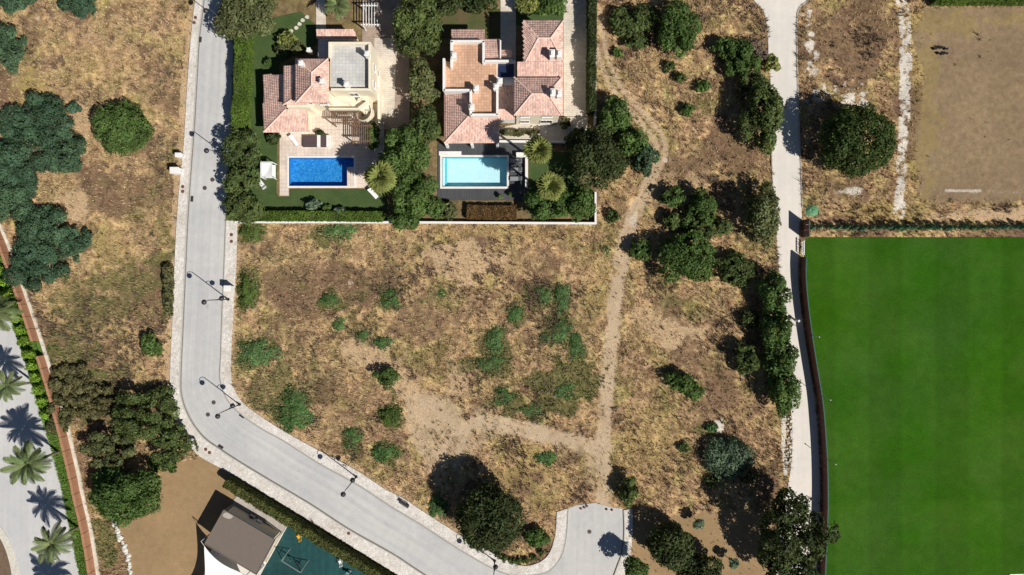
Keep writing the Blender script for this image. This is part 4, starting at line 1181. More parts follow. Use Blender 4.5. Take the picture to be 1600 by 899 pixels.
# eastern strip
E = dict(name='shrub', cat='shrub', base=0.05, group=G_S, stems=2)
for a in [
    (975, 38, 26, 24, 2.6, 'broadleaf', 'straggly green shrub near the garden wall, top of the eastern strip'),
    (1006, 28, 24, 22, 3.0, 'broadleaf', 'straggly bush between the garden wall and the dense upright tree'),
    (992, 62, 22, 14, 2.0, 'broadleaf', 'low straggly bush below the two straggly bushes by the track'),
    (964, 82, 8, 7, 1.0, 'lush_leaf', 'tiny bush beside the top of the wheel track'),
    (1046, 104, 9, 9, 1.4, 'broadleaf', 'first small bush of the row of four in the eastern strip, uppermost'),
    (1063, 121, 10, 8, 1.3, 'broadleaf', 'second small bush of the row of four in the eastern strip'),
    (1098, 136, 12, 9, 1.5, 'lush_leaf', 'third small bush of the row of four in the eastern strip, rightmost'),
    (1072, 172, 11, 10, 1.5, 'lush_leaf', 'fourth small bush of the row of four in the eastern strip, lowest'),
    (1133, 72, 20, 18, 3.0, 'lush_leaf', 'upper bush of the clump near the bend of the lane'),
    (1160, 98, 26, 34, 3.6, 'lush_leaf', 'main green bush left of the pale dead shrub by the lane'),
    (1050, 310, 19, 17, 3.0, 'lush_leaf', 'round bush with a long shadow, topmost left of the bushes by the track'),
    (1096, 326, 28, 30, 4.2, 'lush_leaf', 'round tall bush right of the topmost bush by the track'),
    (1050, 348, 17, 14, 2.2, 'broadleaf', 'small bush directly under the topmost round bush by the track'),
    (1001, 389, 17, 17, 2.6, 'lush_leaf', 'single round bush hugging the right side of the wheel track'),
    (957, 338, 12, 10, 1.5, 'broadleaf', 'small bush between the garden wall corner and the track'),
    (1096, 362, 22, 20, 2.6, 'broadleaf', 'loose bush between the tall round bush and the biggest bush'),
    (1130, 356, 14, 13, 2.0, 'broadleaf', 'small bush right of the loose bush, beside the lane tree'),
    (1074, 402, 44, 38, 4.8, 'lush_leaf', 'biggest bright green bush in the middle of the eastern strip'),
    (1146, 420, 30, 26, 3.0, 'broadleaf', 'loose green bush right of the biggest bush'),
    (1060, 594, 22, 19, 2.4, 'lush_leaf', 'larger of two joined bushes alone in the lower eastern strip'),
    (1084, 612, 15, 15, 2.0, 'lush_leaf', 'smaller of two joined bushes alone in the lower eastern strip'),
    (1162, 562, 22, 24, 3.4, 'broadleaf', 'round bush just left of the tall hedge-like row by the lane'),
    (1170, 500, 16, 14, 1.8, 'dark_broadleaf', 'low dark bush in the shadow of the row by the lane'),
    (1112, 668, 10, 7, 0.8, 'weed_leaf', 'yellowish low weed bush above the grey-green bush'),
    (1068, 700, 10, 9, 0.9, 'broadleaf', 'little bush left of the grey-green bush'),
    (1110, 752, 12, 9, 1.0, 'broadleaf', 'little bush under the grey-green bush'),
    (1170, 745, 14, 10, 1.2, 'scrub_leaf', 'brownish scrub bush right under the grey-green bush'),
]:
    plant(*a[:5], a[5], a[6], lobes=9, spread=0.68, lobe_r=0.4, open_=0.06, **E)
plant(1060, 44, 31, 43, 5.0, 'lush_leaf', 'dense upright green tree with a dark shadow, top of the eastern strip', base=0.06, lobes=13, spread=.66)
plant(1192, 178, 34, 60, 6.0, 'broadleaf', 'tall shaggy tree overhanging the upper lane opposite the big round tree', base=0.08, lobes=15, spread=0.72, lobe_r=0.36, open_=.06)
plant(1175, 140, 26, 20, 3.0, 'scrub_leaf', 'brownish bush joining the shaggy lane tree and the green clump', 'shrub', 'shrub', base=0.05, open_=.15, group=G_S)
plant(1206, 100, 12, 14, 2.4, 'fan_palm_leaf', 'pale yellow dying shrub leaning over the edge of the lane', 'shrub', 'shrub', base=0.1, open_=.15, lobes=6, group=G_S)
plant(1180, 82, 18, 20, 2.6, 'dead_twig', 'bare grey-brown dead shrub beside the lane bend', 'shrub', 'shrub', base=0.05, open_=.3, lobes=9, dens=60, leaf=.2, group=G_S)
plant(1191, 338, 27, 50, 5.6, 'olive_leaf', 'olive coloured tree leaning on the lane, left of the end of the red boards', base=0.06, lobes=13, spread=.7, lobe_r=.38)
for a in [(1205, 456, 22, 34, 'top'), (1213, 508, 23, 38, 'second'), (1217, 560, 24, 38, 'third'), (1222, 610, 23, 40, 'bottom')]:
    plant(*a[:4], 5.0, 'lush_leaf', a[4] + ' tree of the dense row of four along the lane by the pitch', base=0.05, lobes=11, spread=.66, lobe_r=.42, group='row of trees along the lane')
plant(1138, 715, 38, 33, 2.6, 'grey_leaf', 'pale grey-green dome shaped bush at the lower end of the eastern strip', 'shrub', 'shrub', base=0.02, lobes=16, spread=.62, lobe_r=.44, dens=150, leaf=.18)
plant(981, 765, 14, 25, 3.2, 'broadleaf', 'narrow green bush at the head of the side road', 'shrub', 'shrub', base=0.03, lobes=8)
plant(1236, 828, 54, 64, 10.0, 'dark_broadleaf', 'big ragged tree at the bottom over the end of the lane', base=0.28, lobes=18, spread=.74, lobe_r=.33, open_=.12, dens=95)
plant(1244, 900, 44, 34, 8.0, 'dark_broadleaf', 'tree cut by the bottom edge below the big ragged tree', base=0.25, lobes=14, spread=.74, lobe_r=.33, open_=.12)
plant(1045, 850, 37, 38, 5.0, 'dark_broadleaf', 'round olive-dark tree right of the side road', base=0.12, lobes=13)
plant(1092, 892, 34, 26, 4.4, 'dark_broadleaf', 'round dark tree cut by the bottom edge right of the side road', base=0.12, lobes=12)
plant(994, 886, 19, 19, 5.0, 'lush_leaf', 'small tree throwing a round shadow on the side road', base=0.45, lobes=8)
plant(1092, 818, 9, 8, 2.4, 'grey_leaf', 'thin sapling with a forked shadow in the sandy yard', 'sapling', 'tree', base=0.5, lobes=5, trunk=.05, group='saplings in the sandy yard')
plant(1146, 881, 8, 8, 2.6, 'grey_leaf', 'thin sapling at the edge of the big shade in the sandy yard', 'sapling', 'tree', base=0.5, lobes=5, trunk=.05, group='saplings in the sandy yard')
# lone trees
plant(766, 810, 52, 52, 8.5, 'dark_broadleaf', 'large dark round tree at the inner corner of the two roads', base=0.22, lobes=40, spread=.70, lobe_r=.30, dens=150, leaf=.22, jit=.08)
plant(842, 842, 20, 16, 1.8, 'lush_leaf', 'bright green bush right of the large corner tree', 'shrub', 'shrub', base=0.02, lobes=8)
for i, (x, y) in enumerate([(778, 868), (789, 873), (800, 877), (811, 877), (822, 876), (834, 872), (846, 864)]):
    plant(x, y, 6, 5, 0.9, 'broadleaf', ['first from the left', 'second from the left', 'third from the left', 'middle', 'third from the right', 'second from the right', 'first from the right'][i]
          + ' of seven small planted shrubs along the curved pavement', 'shrub', 'shrub', base=0.02, lobes=4, leaf=.16, dens=140, group='shrubs along the curved pavement')
plant(1336, 221, 57, 54, 8.2, 'round_crown', 'huge perfectly round dark tree between the lane and the dry field', base=0.14, lobes=60, spread=.76, lobe_r=.25, dens=165, leaf=.2, jit=.05)
# weeds in the middle plot
for a in [
    (605, 590, 21, 18, 1.8, 'lush_leaf', 'dark round bush on the bare branch of the track'),
    (611, 650, 18, 17, 1.4, 'lush_leaf', 'low dark bush below the round bush on the track branch'),
    (526, 361, 30, 12, 1.0, 'weed_leaf', 'wide green clump under the white garden wall, left half'),
    (393, 362, 20, 14, 1.2, 'lush_leaf', 'green clump at the corner of white wall and right pavement'),
    (384, 455, 14, 26, 1.3, 'lush_leaf', 'tall green clump beside the white cabinet on the right pavement'),
    (400, 552, 28, 18, 0.9, 'weed_leaf', 'green clump near the pavement below the white cabinet'),
    (458, 642, 26, 30, 0.9, 'weed_leaf', 'green clump at the bend, inner side, near the pavement'),
    (610, 466, 14, 17, 0.8, 'weed_leaf', 'green clump left of the plot centre, upper'),
    (848, 460, 14, 14, 0.8, 'weed_leaf', 'bright green clump upper left of the arc of weeds'),
    (878, 466, 11, 22, 0.8, 'weed_leaf', 'tall dark green clump at the top of the arc of weeds'),
    (804, 489, 12, 12, 0.8, 'weed_leaf', 'small green clump left of the arc of weeds'),
    (874, 518, 22, 20, 0.9, 'weed_leaf', 'bright green clump in the centre of the arc of weeds'),
    (900, 538, 11, 22, 0.8, 'weed_leaf', 'curved green clump at the right end of the arc of weeds'),
    (852, 528, 9, 9, 0.7, 'weed_leaf', 'small green clump left of the bright centre clump'),
    (772, 532, 13, 20, 0.9, 'weed_leaf', 'upright dark green clump in the plot centre'),
    (764, 568, 24, 10, 0.7, 'weed_leaf', 'flat green clump below the upright clump in the plot centre'),
    (548, 682, 14, 16, 0.8, 'weed_leaf', 'green clump above the middle street lamp'),
    (600, 708, 20, 12, 0.7, 'weed_leaf', 'green clump between the middle street lamp and the corner tree'),
    (684, 792, 14, 16, 1.0, 'weed_leaf', 'green clump at the left edge of the corner tree shadow'),
    (514, 468, 14, 10, 0.7, 'weed_leaf', 'green clump upper left of the plot centre'),
    (528, 506, 10, 10, 0.7, 'weed_leaf', 'little green clump below the upper left clump'),
    (852, 716, 16, 9, 0.6, 'weed_leaf', 'yellow-green clump on the oval between the track and the corner tree'),
    (946, 392, 8, 10, 0.6, 'weed_leaf', 'pale green clump left of the wheel track below the wall corner'),
    (690, 458, 10, 9, 0.6, 'weed_leaf', 'little green clump under the bare sandy patch'),
    (786, 620, 16, 14, 0.7, 'weed_leaf', 'left green clump of the weedy lower right part of the plot'),
    (830, 640, 18, 12, 0.7, 'weed_leaf', 'middle green clump of the weedy lower right part of the plot'),
    (880, 610, 16, 14, 0.7, 'weed_leaf', 'right green clump of the weedy lower right part of the plot'),
    (565, 525, 9, 8, 0.5, 'weed_leaf', 'tiny bright green clump left of the bare track branch'),
    (598, 535, 14, 9, 0.6, 'weed_leaf', 'flat green clump just above the bare track branch'),
]:
    if a[5] == 'lush_leaf' and a[4] > 1.5:
        plant(*a[:5], a[5], a[6], 'shrub', 'shrub', group=G_W, base=0.0, lobes=16, spread=.7, lobe_r=.36, dens=150, leaf=.17, stems=2)
    else:
        weed(a[0], a[1], a[2] * 1.15, a[3] * 1.15, a[4] * .55, a[5], a[6], G_W)

# ---- hedges
def wp(l): return [W(*p) for p in l]
hedge('clipped_hedge', wp([(389, 52), (387, 110), (385, 160), (382, 205)]), 1.6, 3.2, 'hedge_leaf', 'long bright green clipped hedge between road and cream villa')
hedge('clipped_hedge', wp([(402, 339), (500, 339), (600, 340)]), 1.5, 1.3, 'hedge_leaf', 'bright green clipped hedge inside the white wall below the blue pool')
hedge('clipped_hedge', wp([(730, 332), (770, 333), (806, 333)]), 2.0, 1.0, 'dry_hedge_leaf', 'reddish brown hedge inside the white wall below the pale pool')
hedge('tall_hedge', wp([(923, -30), (923, 60), (922, 120), (922, 178)]), 1.0, 2.7, 'dark_broadleaf', 'dark narrow hedge along the right side of the cream driveway', rough=.2)
ph = [np.array(W(*p)) for p in PLAY_HEDGE]
nv = np.array([-0.5, -0.86]) * 0.75
hedge('tall_hedge', [tuple(p + nv) for p in ph], 1.2, 2.4, 'dull_hedge_leaf', 'long dull green hedge between the teal playground and the road', rough=.1)
hedge('clipped_hedge', wp([(1452, -4), (1530, -4), (1640, -4)]), 2.6, 2.2, 'hedge_leaf', 'green hedge along the top edge above the dry field')
# row of young cypresses above the pitch
def cypress_mesh(seed, h, r):
    rnd = np.random.RandomState(seed)
    n = 230
    z = rnd.rand(n) ** 0.8; a = rnd.uniform(0, 6.283, n)
    rr = r * np.sqrt(np.clip(1 - z, 0, 1)) * (0.35 + 0.65 * np.minimum(1, z * 6)) * rnd.uniform(.75, 1.1, n)
    C = np.stack([np.cos(a) * rr, np.sin(a) * rr, 0.08 + z * h], 1)
    N = np.stack([np.cos(a), np.sin(a), np.full(n, .5)], 1) + rnd.normal(size=(n, 3)) * .4
    Q, F = leaf_quads(C, N, np.full(n, 0.13), rnd)
    t_ = rnd.uniform(.7, 1.4, n)
    me = np_mesh('crown', Q, F, np.repeat(t_, 4)); me.materials.append(MATS['cypress_leaf'])
    return me
CY = [cypress_mesh(i, 1.75, 0.5) for i in range(4)]
tm = MB().tube([(0, 0, -0.1), (0, 0, 0.5), (0, 0, 1.2)], [.05, .045, .02], 6).mesh('trunk', True); tm.materials.append(MATS['bark'])
rr = random.Random(3)
NC = 27
for i in range(NC):
    x = 1266 + i * 13.0 + rr.uniform(-1.5, 1.5)
    b = P(x, 356 + rr.uniform(-1, 1))
    lab = {0: 'young cypress at the left end of the row above the pitch', NC - 1: 'young cypress at the right end of the row above the pitch'}.get(i, 'young cypress in the row along the top edge of the pitch, not an end one')
    o = empty('young_cypress', b, rr.uniform(0, 6), lab, 'cypress', 'young cypresses above the pitch')
    s_ = rr.uniform(.8, 1.2)
    o.scale = (s_, s_, s_ * rr.uniform(.9, 1.15))
    link('crown', CY[i % 4], None, o); link('trunk', tm, None, o)

# ---- palms
G_PA = 'palms along the avenue'
palm(35, 488, 5.6, 'date', 'avenue palm at the left edge, highest up the avenue', G_PA)
palm(54, 597, 5.2, 'date', 'second palm down the avenue, crown near the left edge', G_PA, scale=.84, nf=24, lean=(-.4, .1))
palm(93, 706, 6.6, 'date', 'third palm down the avenue, halfway along the terracotta wall', G_PA, scale=1.08, nf=34, lean=(-.3, -.2))
palm(123, 823, 6.4, 'date', 'lowest fully visible palm of the avenue', G_PA, scale=.93, nf=26, lean=(.1, -.3))
palm(130, 932, 6.4, 'date', 'palm below the bottom edge whose shadow falls on the avenue', G_PA)
palm(607, 288, 6.6, 'fan', 'yellowish palm right of the blue pool', 'garden palms', nf=40, scale=1.62, r=.2)
palm(838, 254, 10.0, 'fan', 'upper of two tall palms right of the pale pool', 'garden palms', nf=40, scale=1.42)
palm(855, 305, 9.6, 'fan', 'lower of two tall palms right of the pale pool', 'garden palms', nf=40, scale=1.45)
palm(540, 28, 5.0, 'date', 'spreading palm at the top edge behind the cream villa', 'garden palms', scale=.7)
# low green planting beside the avenue
def bed_d(x, y, px, py):
    r_ = np.interp(py, WHITE_BASE[:, 1], WHITE_BASE[:, 0]) - 10; l_ = np.interp(py, AVENUE_R[:, 1], AVENUE_R[:, 0])
    return np.where((px > l_) & (px < r_) & (py > 330), 0.9, 0)
GZ0 = GZ
def bed_c(x, y, px, py, rnd):
    f = rnd.rand(len(x))[:, None]
    return np.array([0.12, 0.24, 0.045]) * f + np.array([0.20, 0.30, 0.06]) * (1 - f)
tufts('ground_cover', 200000, 12, bed_d, bed_c, 0.15, 0.4, 'low green ground cover in the bed beside the avenue', blades=5, width=.07, area=(-84, -62, -49, 12))
yy = 385.0; k = 0
ORD = ['first', 'second', 'third', 'fourth', 'fifth', 'sixth', 'seventh', 'eighth', 'ninth', 'tenth', 'eleventh', 'twelfth', 'thirteenth', 'fourteenth', 'fifteenth', 'sixteenth', 'seventeenth']
while yy < 660 and k < 17:
    hx = 2.5
    bx = np.interp(yy, WHITE_BASE[:, 1], WHITE_BASE[:, 0]) - 19
    zc_ = hx * .45
    plant(800 + (bx - 800) * H / (H - zc_), 449.5 + (yy - 449.5) * H / (H - zc_), 8, 8, hx, 'lime_leaf', ORD[k] + ' columnar bright green shrub down the bed left of the terracotta wall', 'columnar_shrub', 'shrub',
          base=0.02, lobes=6, dens=200, leaf=.15, spread=.5, lobe_r=.55, group='columnar shrubs beside the avenue')
    yy += 18.5; k += 1
# ------------------------------------------------------------------ villas
def tile_field(parent, poly, seed=0):
    """barrel tiles laid over a sloping roof plane (poly: world Vectors, eave first edge not required)"""
    rnd = random.Random(seed)
    n = (poly[1] - poly[0]).cross(poly[2] - poly[0]).normalized()
    if n.z < 0: n = -n
    down = Vector((n.x, n.y, 0))
    if down.length < 1e-4: return None
    down = (Vector((0, 0, -1)) - n * Vector((0, 0, -1)).dot(n)).normalized()
    acr = n.cross(down).normalized()
    o0 = poly[0]
    uv = [((p - o0).dot(acr), (p - o0).dot(down)) for p in poly]
    u0, u1 = min(a for a, b in uv), max(a for a, b in uv); v0, v1 = min(b for a, b in uv), max(b for a, b in uv)
    du, dv = 0.24, 0.34
    us = np.arange(u0 + du / 2, u1, du); vs_ = np.arange(v0 + dv / 2, v1 + dv * .4, dv)
    U, Vv = np.meshgrid(us, vs_)
    ok = in_poly(U, Vv, uv)
    vs = []; fs = []; tt = []
    for u, v in zip(U[ok], Vv[ok]):
        k = len(vs); c0 = o0 + acr * float(u) + down * float(v)
        tn = rnd.uniform(.78, 1.18); tr = rnd.uniform(-.05, .05)
        for (vv, lift) in ((-dv * .56, 0.006), (dv * .5, 0.028)):
            for (uu, hh) in ((-du * .46, 0.0), (-du * .2, 0.032), (du * .2, 0.032), (du * .46, 0.0)):
                p = c0 + acr * uu + down * vv + n * (hh + lift)
                vs.append(tuple(p)); tt.append((tn * (1 + tr), tn, tn * (1 - tr)))
        fs += [(k, k + 4, k + 5, k + 1), (k + 1, k + 5, k + 6, k + 2), (k + 2, k + 6, k + 7, k + 3), (k + 4, k + 7, k + 6, k + 5)]
    if not vs: return None
    V_ = np.array(vs)
    me = np_mesh('roof_tiles', V_, np.array(fs), np.array(tt))
    o = link('roof_tiles', me, MATS['roof_tile'], parent)
    o['kind'] = 'stuff'
    return o

class House:
    def __init__(s, name, px, py, label, cat='house'):
        s.b = P(px, py)
        s.o = empty(name, s.b, 0, label, cat)
    def L(s, v): return Vector(v) - s.b
    def part(s, name, m, mat, parent=None, bevel=0):
        me = m.mesh(name)
        me.transform(Matrix.Translation(-s.b))
        if bevel:
            bm = bmesh.new(); bm.from_mesh(me); bmesh.ops.bevel(bm, geom=list(bm.edges), offset=bevel, segments=1, affect='EDGES'); bm.to_mesh(me); bm.free()
        return link(name, me, MATS[mat], parent or s.o)
    def block(s, x0, y0, x1, y1, z, mat, name='wall', z0=-0.1, zp=None):
        a = P(x0, y1, zp if zp is not None else z); b = P(x1, y0, zp if zp is not None else z)
        m = MB().box(((a.x + b.x) / 2, (a.y + b.y) / 2, (z + z0) / 2), (b.x - a.x, b.y - a.y, z - z0))
        o = s.part(name, m, mat)
        return o, (a.x, a.y, b.x, b.y)
    def slope(s, pts, seed=0, name='roof_slope'):
        poly = [P(*p) for p in pts]
        n = (poly[1] - poly[0]).cross(poly[2] - poly[0])
        if n.z < 0: poly = poly[::-1]
        m = MB(); k = len(poly)
        vs = [tuple(p) for p in poly] + [(p.x, p.y, p.z - 0.16) for p in poly]
        fs = [tuple(range(k)), tuple(range(2 * k - 1, k - 1, -1))] + [(i, k + i, k + (i + 1) % k, (i + 1) % k) for i in range(k)]
        m.add(vs, fs)
        o = s.part(name, m, 'roof_bed')
        tf = tile_field(o, poly, seed)
        if tf: tf.data.transform(Matrix.Translation(-s.b))
        return o
    def ridge(s, pts, r=0.11):
        m = MB()
        for a, b in zip(pts[:-1], pts[1:]):
            A = P(*a) + Vector((0, 0, .10)); B = P(*b) + Vector((0, 0, .10))
            n = max(2, int((B - A).length / 0.42))
            for i in range(n):
                m.tube([A.lerp(B, i / n), A.lerp(B, (i + 1.03) / n)], [r * 1.08, r * .9], 6)
        return s.part('ridge_tiles', m, 'ridge_mortar')
    def parapet(s, a, b, z0, z1, th=0.30, mat='white_paint'):
        A = P(*a, z1); B = P(*b, z1)
        d = (B - A); L = d.length
        m = MB().box(((A.x + B.x) / 2, (A.y + B.y) / 2, (z0 + z1) / 2), (L + th, th, z1 - z0), rz=math.atan2(d.y, d.x))
        return s.part('parapet', m, mat)
    def chimney(s, px, py, z, h=1.3, w=0.62, d=0.5, mat='white_paint'):
        c0 = P(px, py, z + h)
        m = MB().box((c0.x, c0.y, z + h / 2 - .2), (w, d, h + .4))
        o = s.part('chimney', m, mat)
        k = MB().box((c0.x, c0.y, z + h + .08), (w * 1.25, d * 1.25, .10)).box((c0.x, c0.y, z + h + .22), (w * .7, d * .7, .2))
        s.part('cap', k, mat, o)
        return o
    def window(s, rect, face, u, z, w, h, shutter=False):
        x0, y0, x1, y1 = rect
        if face == 'S': c0 = Vector((x0 + u, y0, z)); nrm = Vector((0, -1, 0)); ax = Vector((1, 0, 0))
        elif face == 'E': c0 = Vector((x1, y0 + u, z)); nrm = Vector((1, 0, 0)); ax = Vector((0, 1, 0))
        elif face == 'W': c0 = Vector((x0, y0 + u, z)); nrm = Vector((-1, 0, 0)); ax = Vector((0, 1, 0))
        else: c0 = Vector((x0 + u, y1, z)); nrm = Vector((0, 1, 0)); ax = Vector((1, 0, 0))
        def bx(m, du, dz, ww, hh, dp, off):
            cc = c0 + ax * du + Vector((0, 0, dz)) + nrm * off
            m.box(cc, (ww if abs(ax.x) else dp, ww if abs(ax.y) else dp, hh))
        fr = MB()
        t_ = .07
        bx(fr, 0, h / 2, w, t_, .12, .03); bx(fr, 0, -h / 2, w + .2, t_ * 1.4, .26, .08)
        bx(fr, -w / 2, 0, t_, h - t_, .12, .032); bx(fr, w / 2, 0, t_, h - t_, .12, .032); bx(fr, 0, 0, .05, h - t_, .1, .028)
        o = s.part('window', fr, 'white_paint')
        pn = MB(); bx(pn, 0, 0, w - t_, h - t_, .03, .02)
        s.part('pane', pn, 'window_glass', o)
        return o

# ---------------- cream villa with the blue pool
v1 = House('villa', 500, 150, 'cream villa with pink tiled hip roofs and a grey roof terrace')
_, r_low = v1.block(418, 122, 478, 200, 2.75, 'cream_paint')
v1.slope([(412, 207, 2.8), (447, 171, 3.35), (444, 117, 3.35), (412, 117, 2.8)], 1)
v1.slope([(412, 207, 2.8), (481, 206, 2.8), (481, 171, 3.35), (447, 171, 3.35)], 2)
v1.ridge([(412, 207, 2.8), (447, 171, 3.35)])
_, r_mid = v1.block(448, 107, 482, 168, 4.8, 'cream_paint')
v1.slope([(443, 164, 4.8), (456, 156, 5.1), (464, 156, 5.1), (464, 103, 5.1), (443, 103, 4.8)], 3)
v1.slope([(443, 164, 4.8), (480, 164, 4.8), (480, 156, 5.1), (456, 156, 5.1)], 4)
v1.ridge([(443, 164, 4.8), (456, 156, 5.1)])
_, r_up = v1.block(467, 95, 513, 157, 6.25, 'cream_paint')
v1.slope([(463, 161, 6.3), (487, 134, 7.0), (487, 114, 7.0), (463, 92, 6.3)], 5)
v1.slope([(463, 92, 6.3), (487, 114, 7.0), (513, 92, 6.3)], 6)
v1.slope([(513, 92, 6.3), (487, 114, 7.0), (487, 134, 7.0), (513, 161, 6.3)], 7)
v1.slope([(463, 161, 6.3), (513, 161, 6.3), (487, 134, 7.0)], 8)
v1.ridge([(463, 161, 6.3), (487, 134, 7.0), (487, 114, 7.0), (513, 92, 6.3)])
v1.ridge([(463, 92, 6.3), (487, 114, 7.0)], .09); v1.ridge([(513, 161, 6.3), (487, 134, 7.0)], .09)
# roof terrace tower
_, r_t = v1.block(513.5, 66, 579, 141, 6.0, 'cream_paint', zp=6.9)
a, b = P(517, 138, 6.1), P(576, 70, 6.1)
v1.part('terrace_floor', MB().box(((a.x + b.x) / 2, (a.y + b.y) / 2, 6.02), (b.x - a.x - .1, b.y - a.y - .1, .05)), 'terrace_grey')
v1.parapet((515, 67.5), (577, 67.5), 6.0, 6.75, .34, 'cream_paint')
v1.parapet((577.5, 71), (577.5, 137), 6.0, 6.95, .34, 'cream_paint')
v1.parapet((519, 140), (577, 140), 6.0, 6.7, .34, 'cream_paint')
v1.parapet((515, 70), (515, 88), 6.0, 6.6, .34, 'cream_paint')
v1.chimney(470, 99, 6.1, 1.6, .6, .6); v1.chimney(503, 127, 6.4, 1.4, .6, .6); v1.chimney(573, 84, 6.1, 1.9, .6, .6); v1.chimney(541, 132, 6.1, 1.6, .6, .6)
# lower balcony block and its outside stair
_, r_b = v1.block(513, 143, 576, 171, 3.5, 'cream_paint', zp=3.5)
v1.parapet((515, 170), (560, 170), 3.5, 4.2, .25, 'cream_paint'); v1.parapet((561, 168), (572, 160), 3.5, 4.3, .25, 'cream_paint')
v1.parapet((515, 150), (548, 163), 3.5, 4.0, .25, 'cream_paint')
v1.parapet((592, 120), (592, 190), -0.1, 1.6, .4, 'cream_paint')
c0 = P(573, 180)
for i in range(14):
    aa = math.radians(110 - i * 21)
    z = 3.4 - i * 0.235
    m = MB().box((c0.x + math.cos(aa) * .85, c0.y + math.sin(aa) * .85, z / 2), (1.0, .46, z), rz=aa)
    v1.part('stair_step', m, 'cream_paint')
m = MB().tube([(c0.x, c0.y, 0), (c0.x, c0.y, 3.35)], .28, 10); v1.part('stair_newel', m, 'cream_paint')
m = MB()
for i in range(14):
    a1, a2 = math.radians(115 - i * 21), math.radians(115 - (i + 1) * 21)
    m.bar((c0.x + math.cos(a1) * 1.38, c0.y + math.sin(a1) * 1.38, 4.0 - i * .235), (c0.x + math.cos(a2) * 1.38, c0.y + math.sin(a2) * 1.38, 3.77 - i * .235), .14, .8)
v1.part('stair_wall', m, 'cream_paint')
# small roof at the back
v1.block(499, 50, 553, 62, 2.9, 'cream_paint')
v1.block(497, 62, 513, 92, 2.6, 'terrace_grey', 'flat_roof')
v1.slope([(495, 61, 2.9), (541, 61, 2.9), (552, 46, 3.3), (495, 46, 3.3)], 9)
v1.slope([(541, 61, 2.9), (559, 61, 2.9), (552, 46, 3.3)], 10)
v1.chimney(482, 78, 2.4, 1.0, .5, .5)
for u, z, w, h in ((1.2, 1.4, 1.3, 1.6), (3.6, 1.3, 1.6, 2.0)): v1.window(r_low, 'S', u, z, w, h)
for u, z, w, h in ((1.0, 4.6, 1.1, 1.0), (3.2, 4.7, 1.2, 1.1)): v1.window(r_up, 'S', u, z, w, h)
for u in (1.5, 4.0): v1.window(r_t, 'E', u, 4.6, 1.0, 1.3); v1.window(r_t, 'E', u, 1.6, 1.0, 1.3)
v1.window(r_b, 'S', 1.6, 1.3, 1.6, 2.0); v1.window(r_b, 'S', 4.0, 1.3, 1.6, 2.0)
v1.window(r_t, 'S', 3.2, 4.7, 1.3, 1.6)

# ---------------- terracotta villa with the pale pool
v2 = House('villa', 790, 140, 'white villa with a terracotta roof terrace and two pink hip roofs')
Z1 = 4.2
m = MB().prism([tuple(P(x, y, Z1 + .8))[:2] for x, y in [(705, 64), (756, 64), (756, 95), (806, 95), (806, 130), (778, 130), (778, 181), (735, 181), (735, 142), (693, 142), (693, 94), (705, 94)]], -.1, Z1)
v2.part('wall', m, 'white_paint')
fl = [(707, 67), (753, 67), (753, 98), (776, 98), (776, 177), (738, 177), (738, 138), (696, 138), (696, 95), (707, 95)]
m = MB().prism([tuple(P(x, y, Z1 + .4))[:2] for x, y in fl], Z1 - .02, Z1 + .04)
v2.part('terrace_floor', m, 'terrace_terracotta')
Zp = Z1 + .95
for A_, B_ in (((706, 64.5), (755, 64.5)), ((705.5, 66), (705.5, 104)), ((693.5, 93), (693.5, 140)), ((755.5, 66), (755.5, 97)), ((758, 95.5), (804, 95.5)),
               ((695, 141), (734, 141)), ((735.5, 142), (735.5, 178)), ((737, 179.5), (776, 179.5)), ((777, 127), (777, 178))):
    v2.parapet(A_, B_, Z1, Zp, .34)
# north roofs
v2.block(708, 52, 755, 62, 3.6, 'white_paint'); v2.slope([(706, 47, 3.6), (757, 47, 3.6), (757, 62, 3.95), (706, 62, 3.95)], 21)
v2.block(757, 66, 780, 94, 3.6, 'white_paint'); v2.slope([(756, 63, 3.7), (781, 63, 3.7), (781, 92, 4.0), (756, 92, 4.0)], 22)
v2.block(781, 82, 800, 94, 3.2, 'white_paint'); v2.slope([(781, 79, 3.2), (800, 79, 3.2), (800, 90, 3.6), (781, 90, 3.6)], 23)
v2.parapet((782, 64), (782, 92), 3.2, 4.3, .2)
# west and south low roofs
v2.block(699, 146, 733, 214, 2.9, 'white_paint'); v2.block(730, 184, 777, 214, 2.9, 'white_paint')
v2.slope([(694, 224, 3.0), (733, 181, 3.65), (733, 144, 3.65), (694, 144, 3.0)], 24)
v2.slope([(694, 224, 3.0), (780, 223, 3.0), (780, 182, 3.65), (733, 181, 3.65)], 25)
v2.ridge([(694, 224, 3.0), (733, 181, 3.65)])
for x in (697, 737, 777):
    a = P(x, 224, 2.9)
    v2.part('column', MB().box((a.x, a.y, 1.4), (.4, .4, 2.8)), 'white_paint', bevel=.02)
# strip between the low terrace and the tall block
v2.block(780, 134, 806, 184, 3.4, 'white_paint')
v2.slope([(779, 186, 3.5), (805, 186, 3.5), (805, 130, 4.0), (779, 130, 4.0)], 26)
m = MB().box((P(791, 112, 3.9).x, P(791, 112, 3.9).y, Z1 + .15), (2.3, 2.0, .08)); v2.part('shaded_recess_panel', m, 'recess_shade_glass')  # bluish panel over the recess; its dark colour stands in for shade there
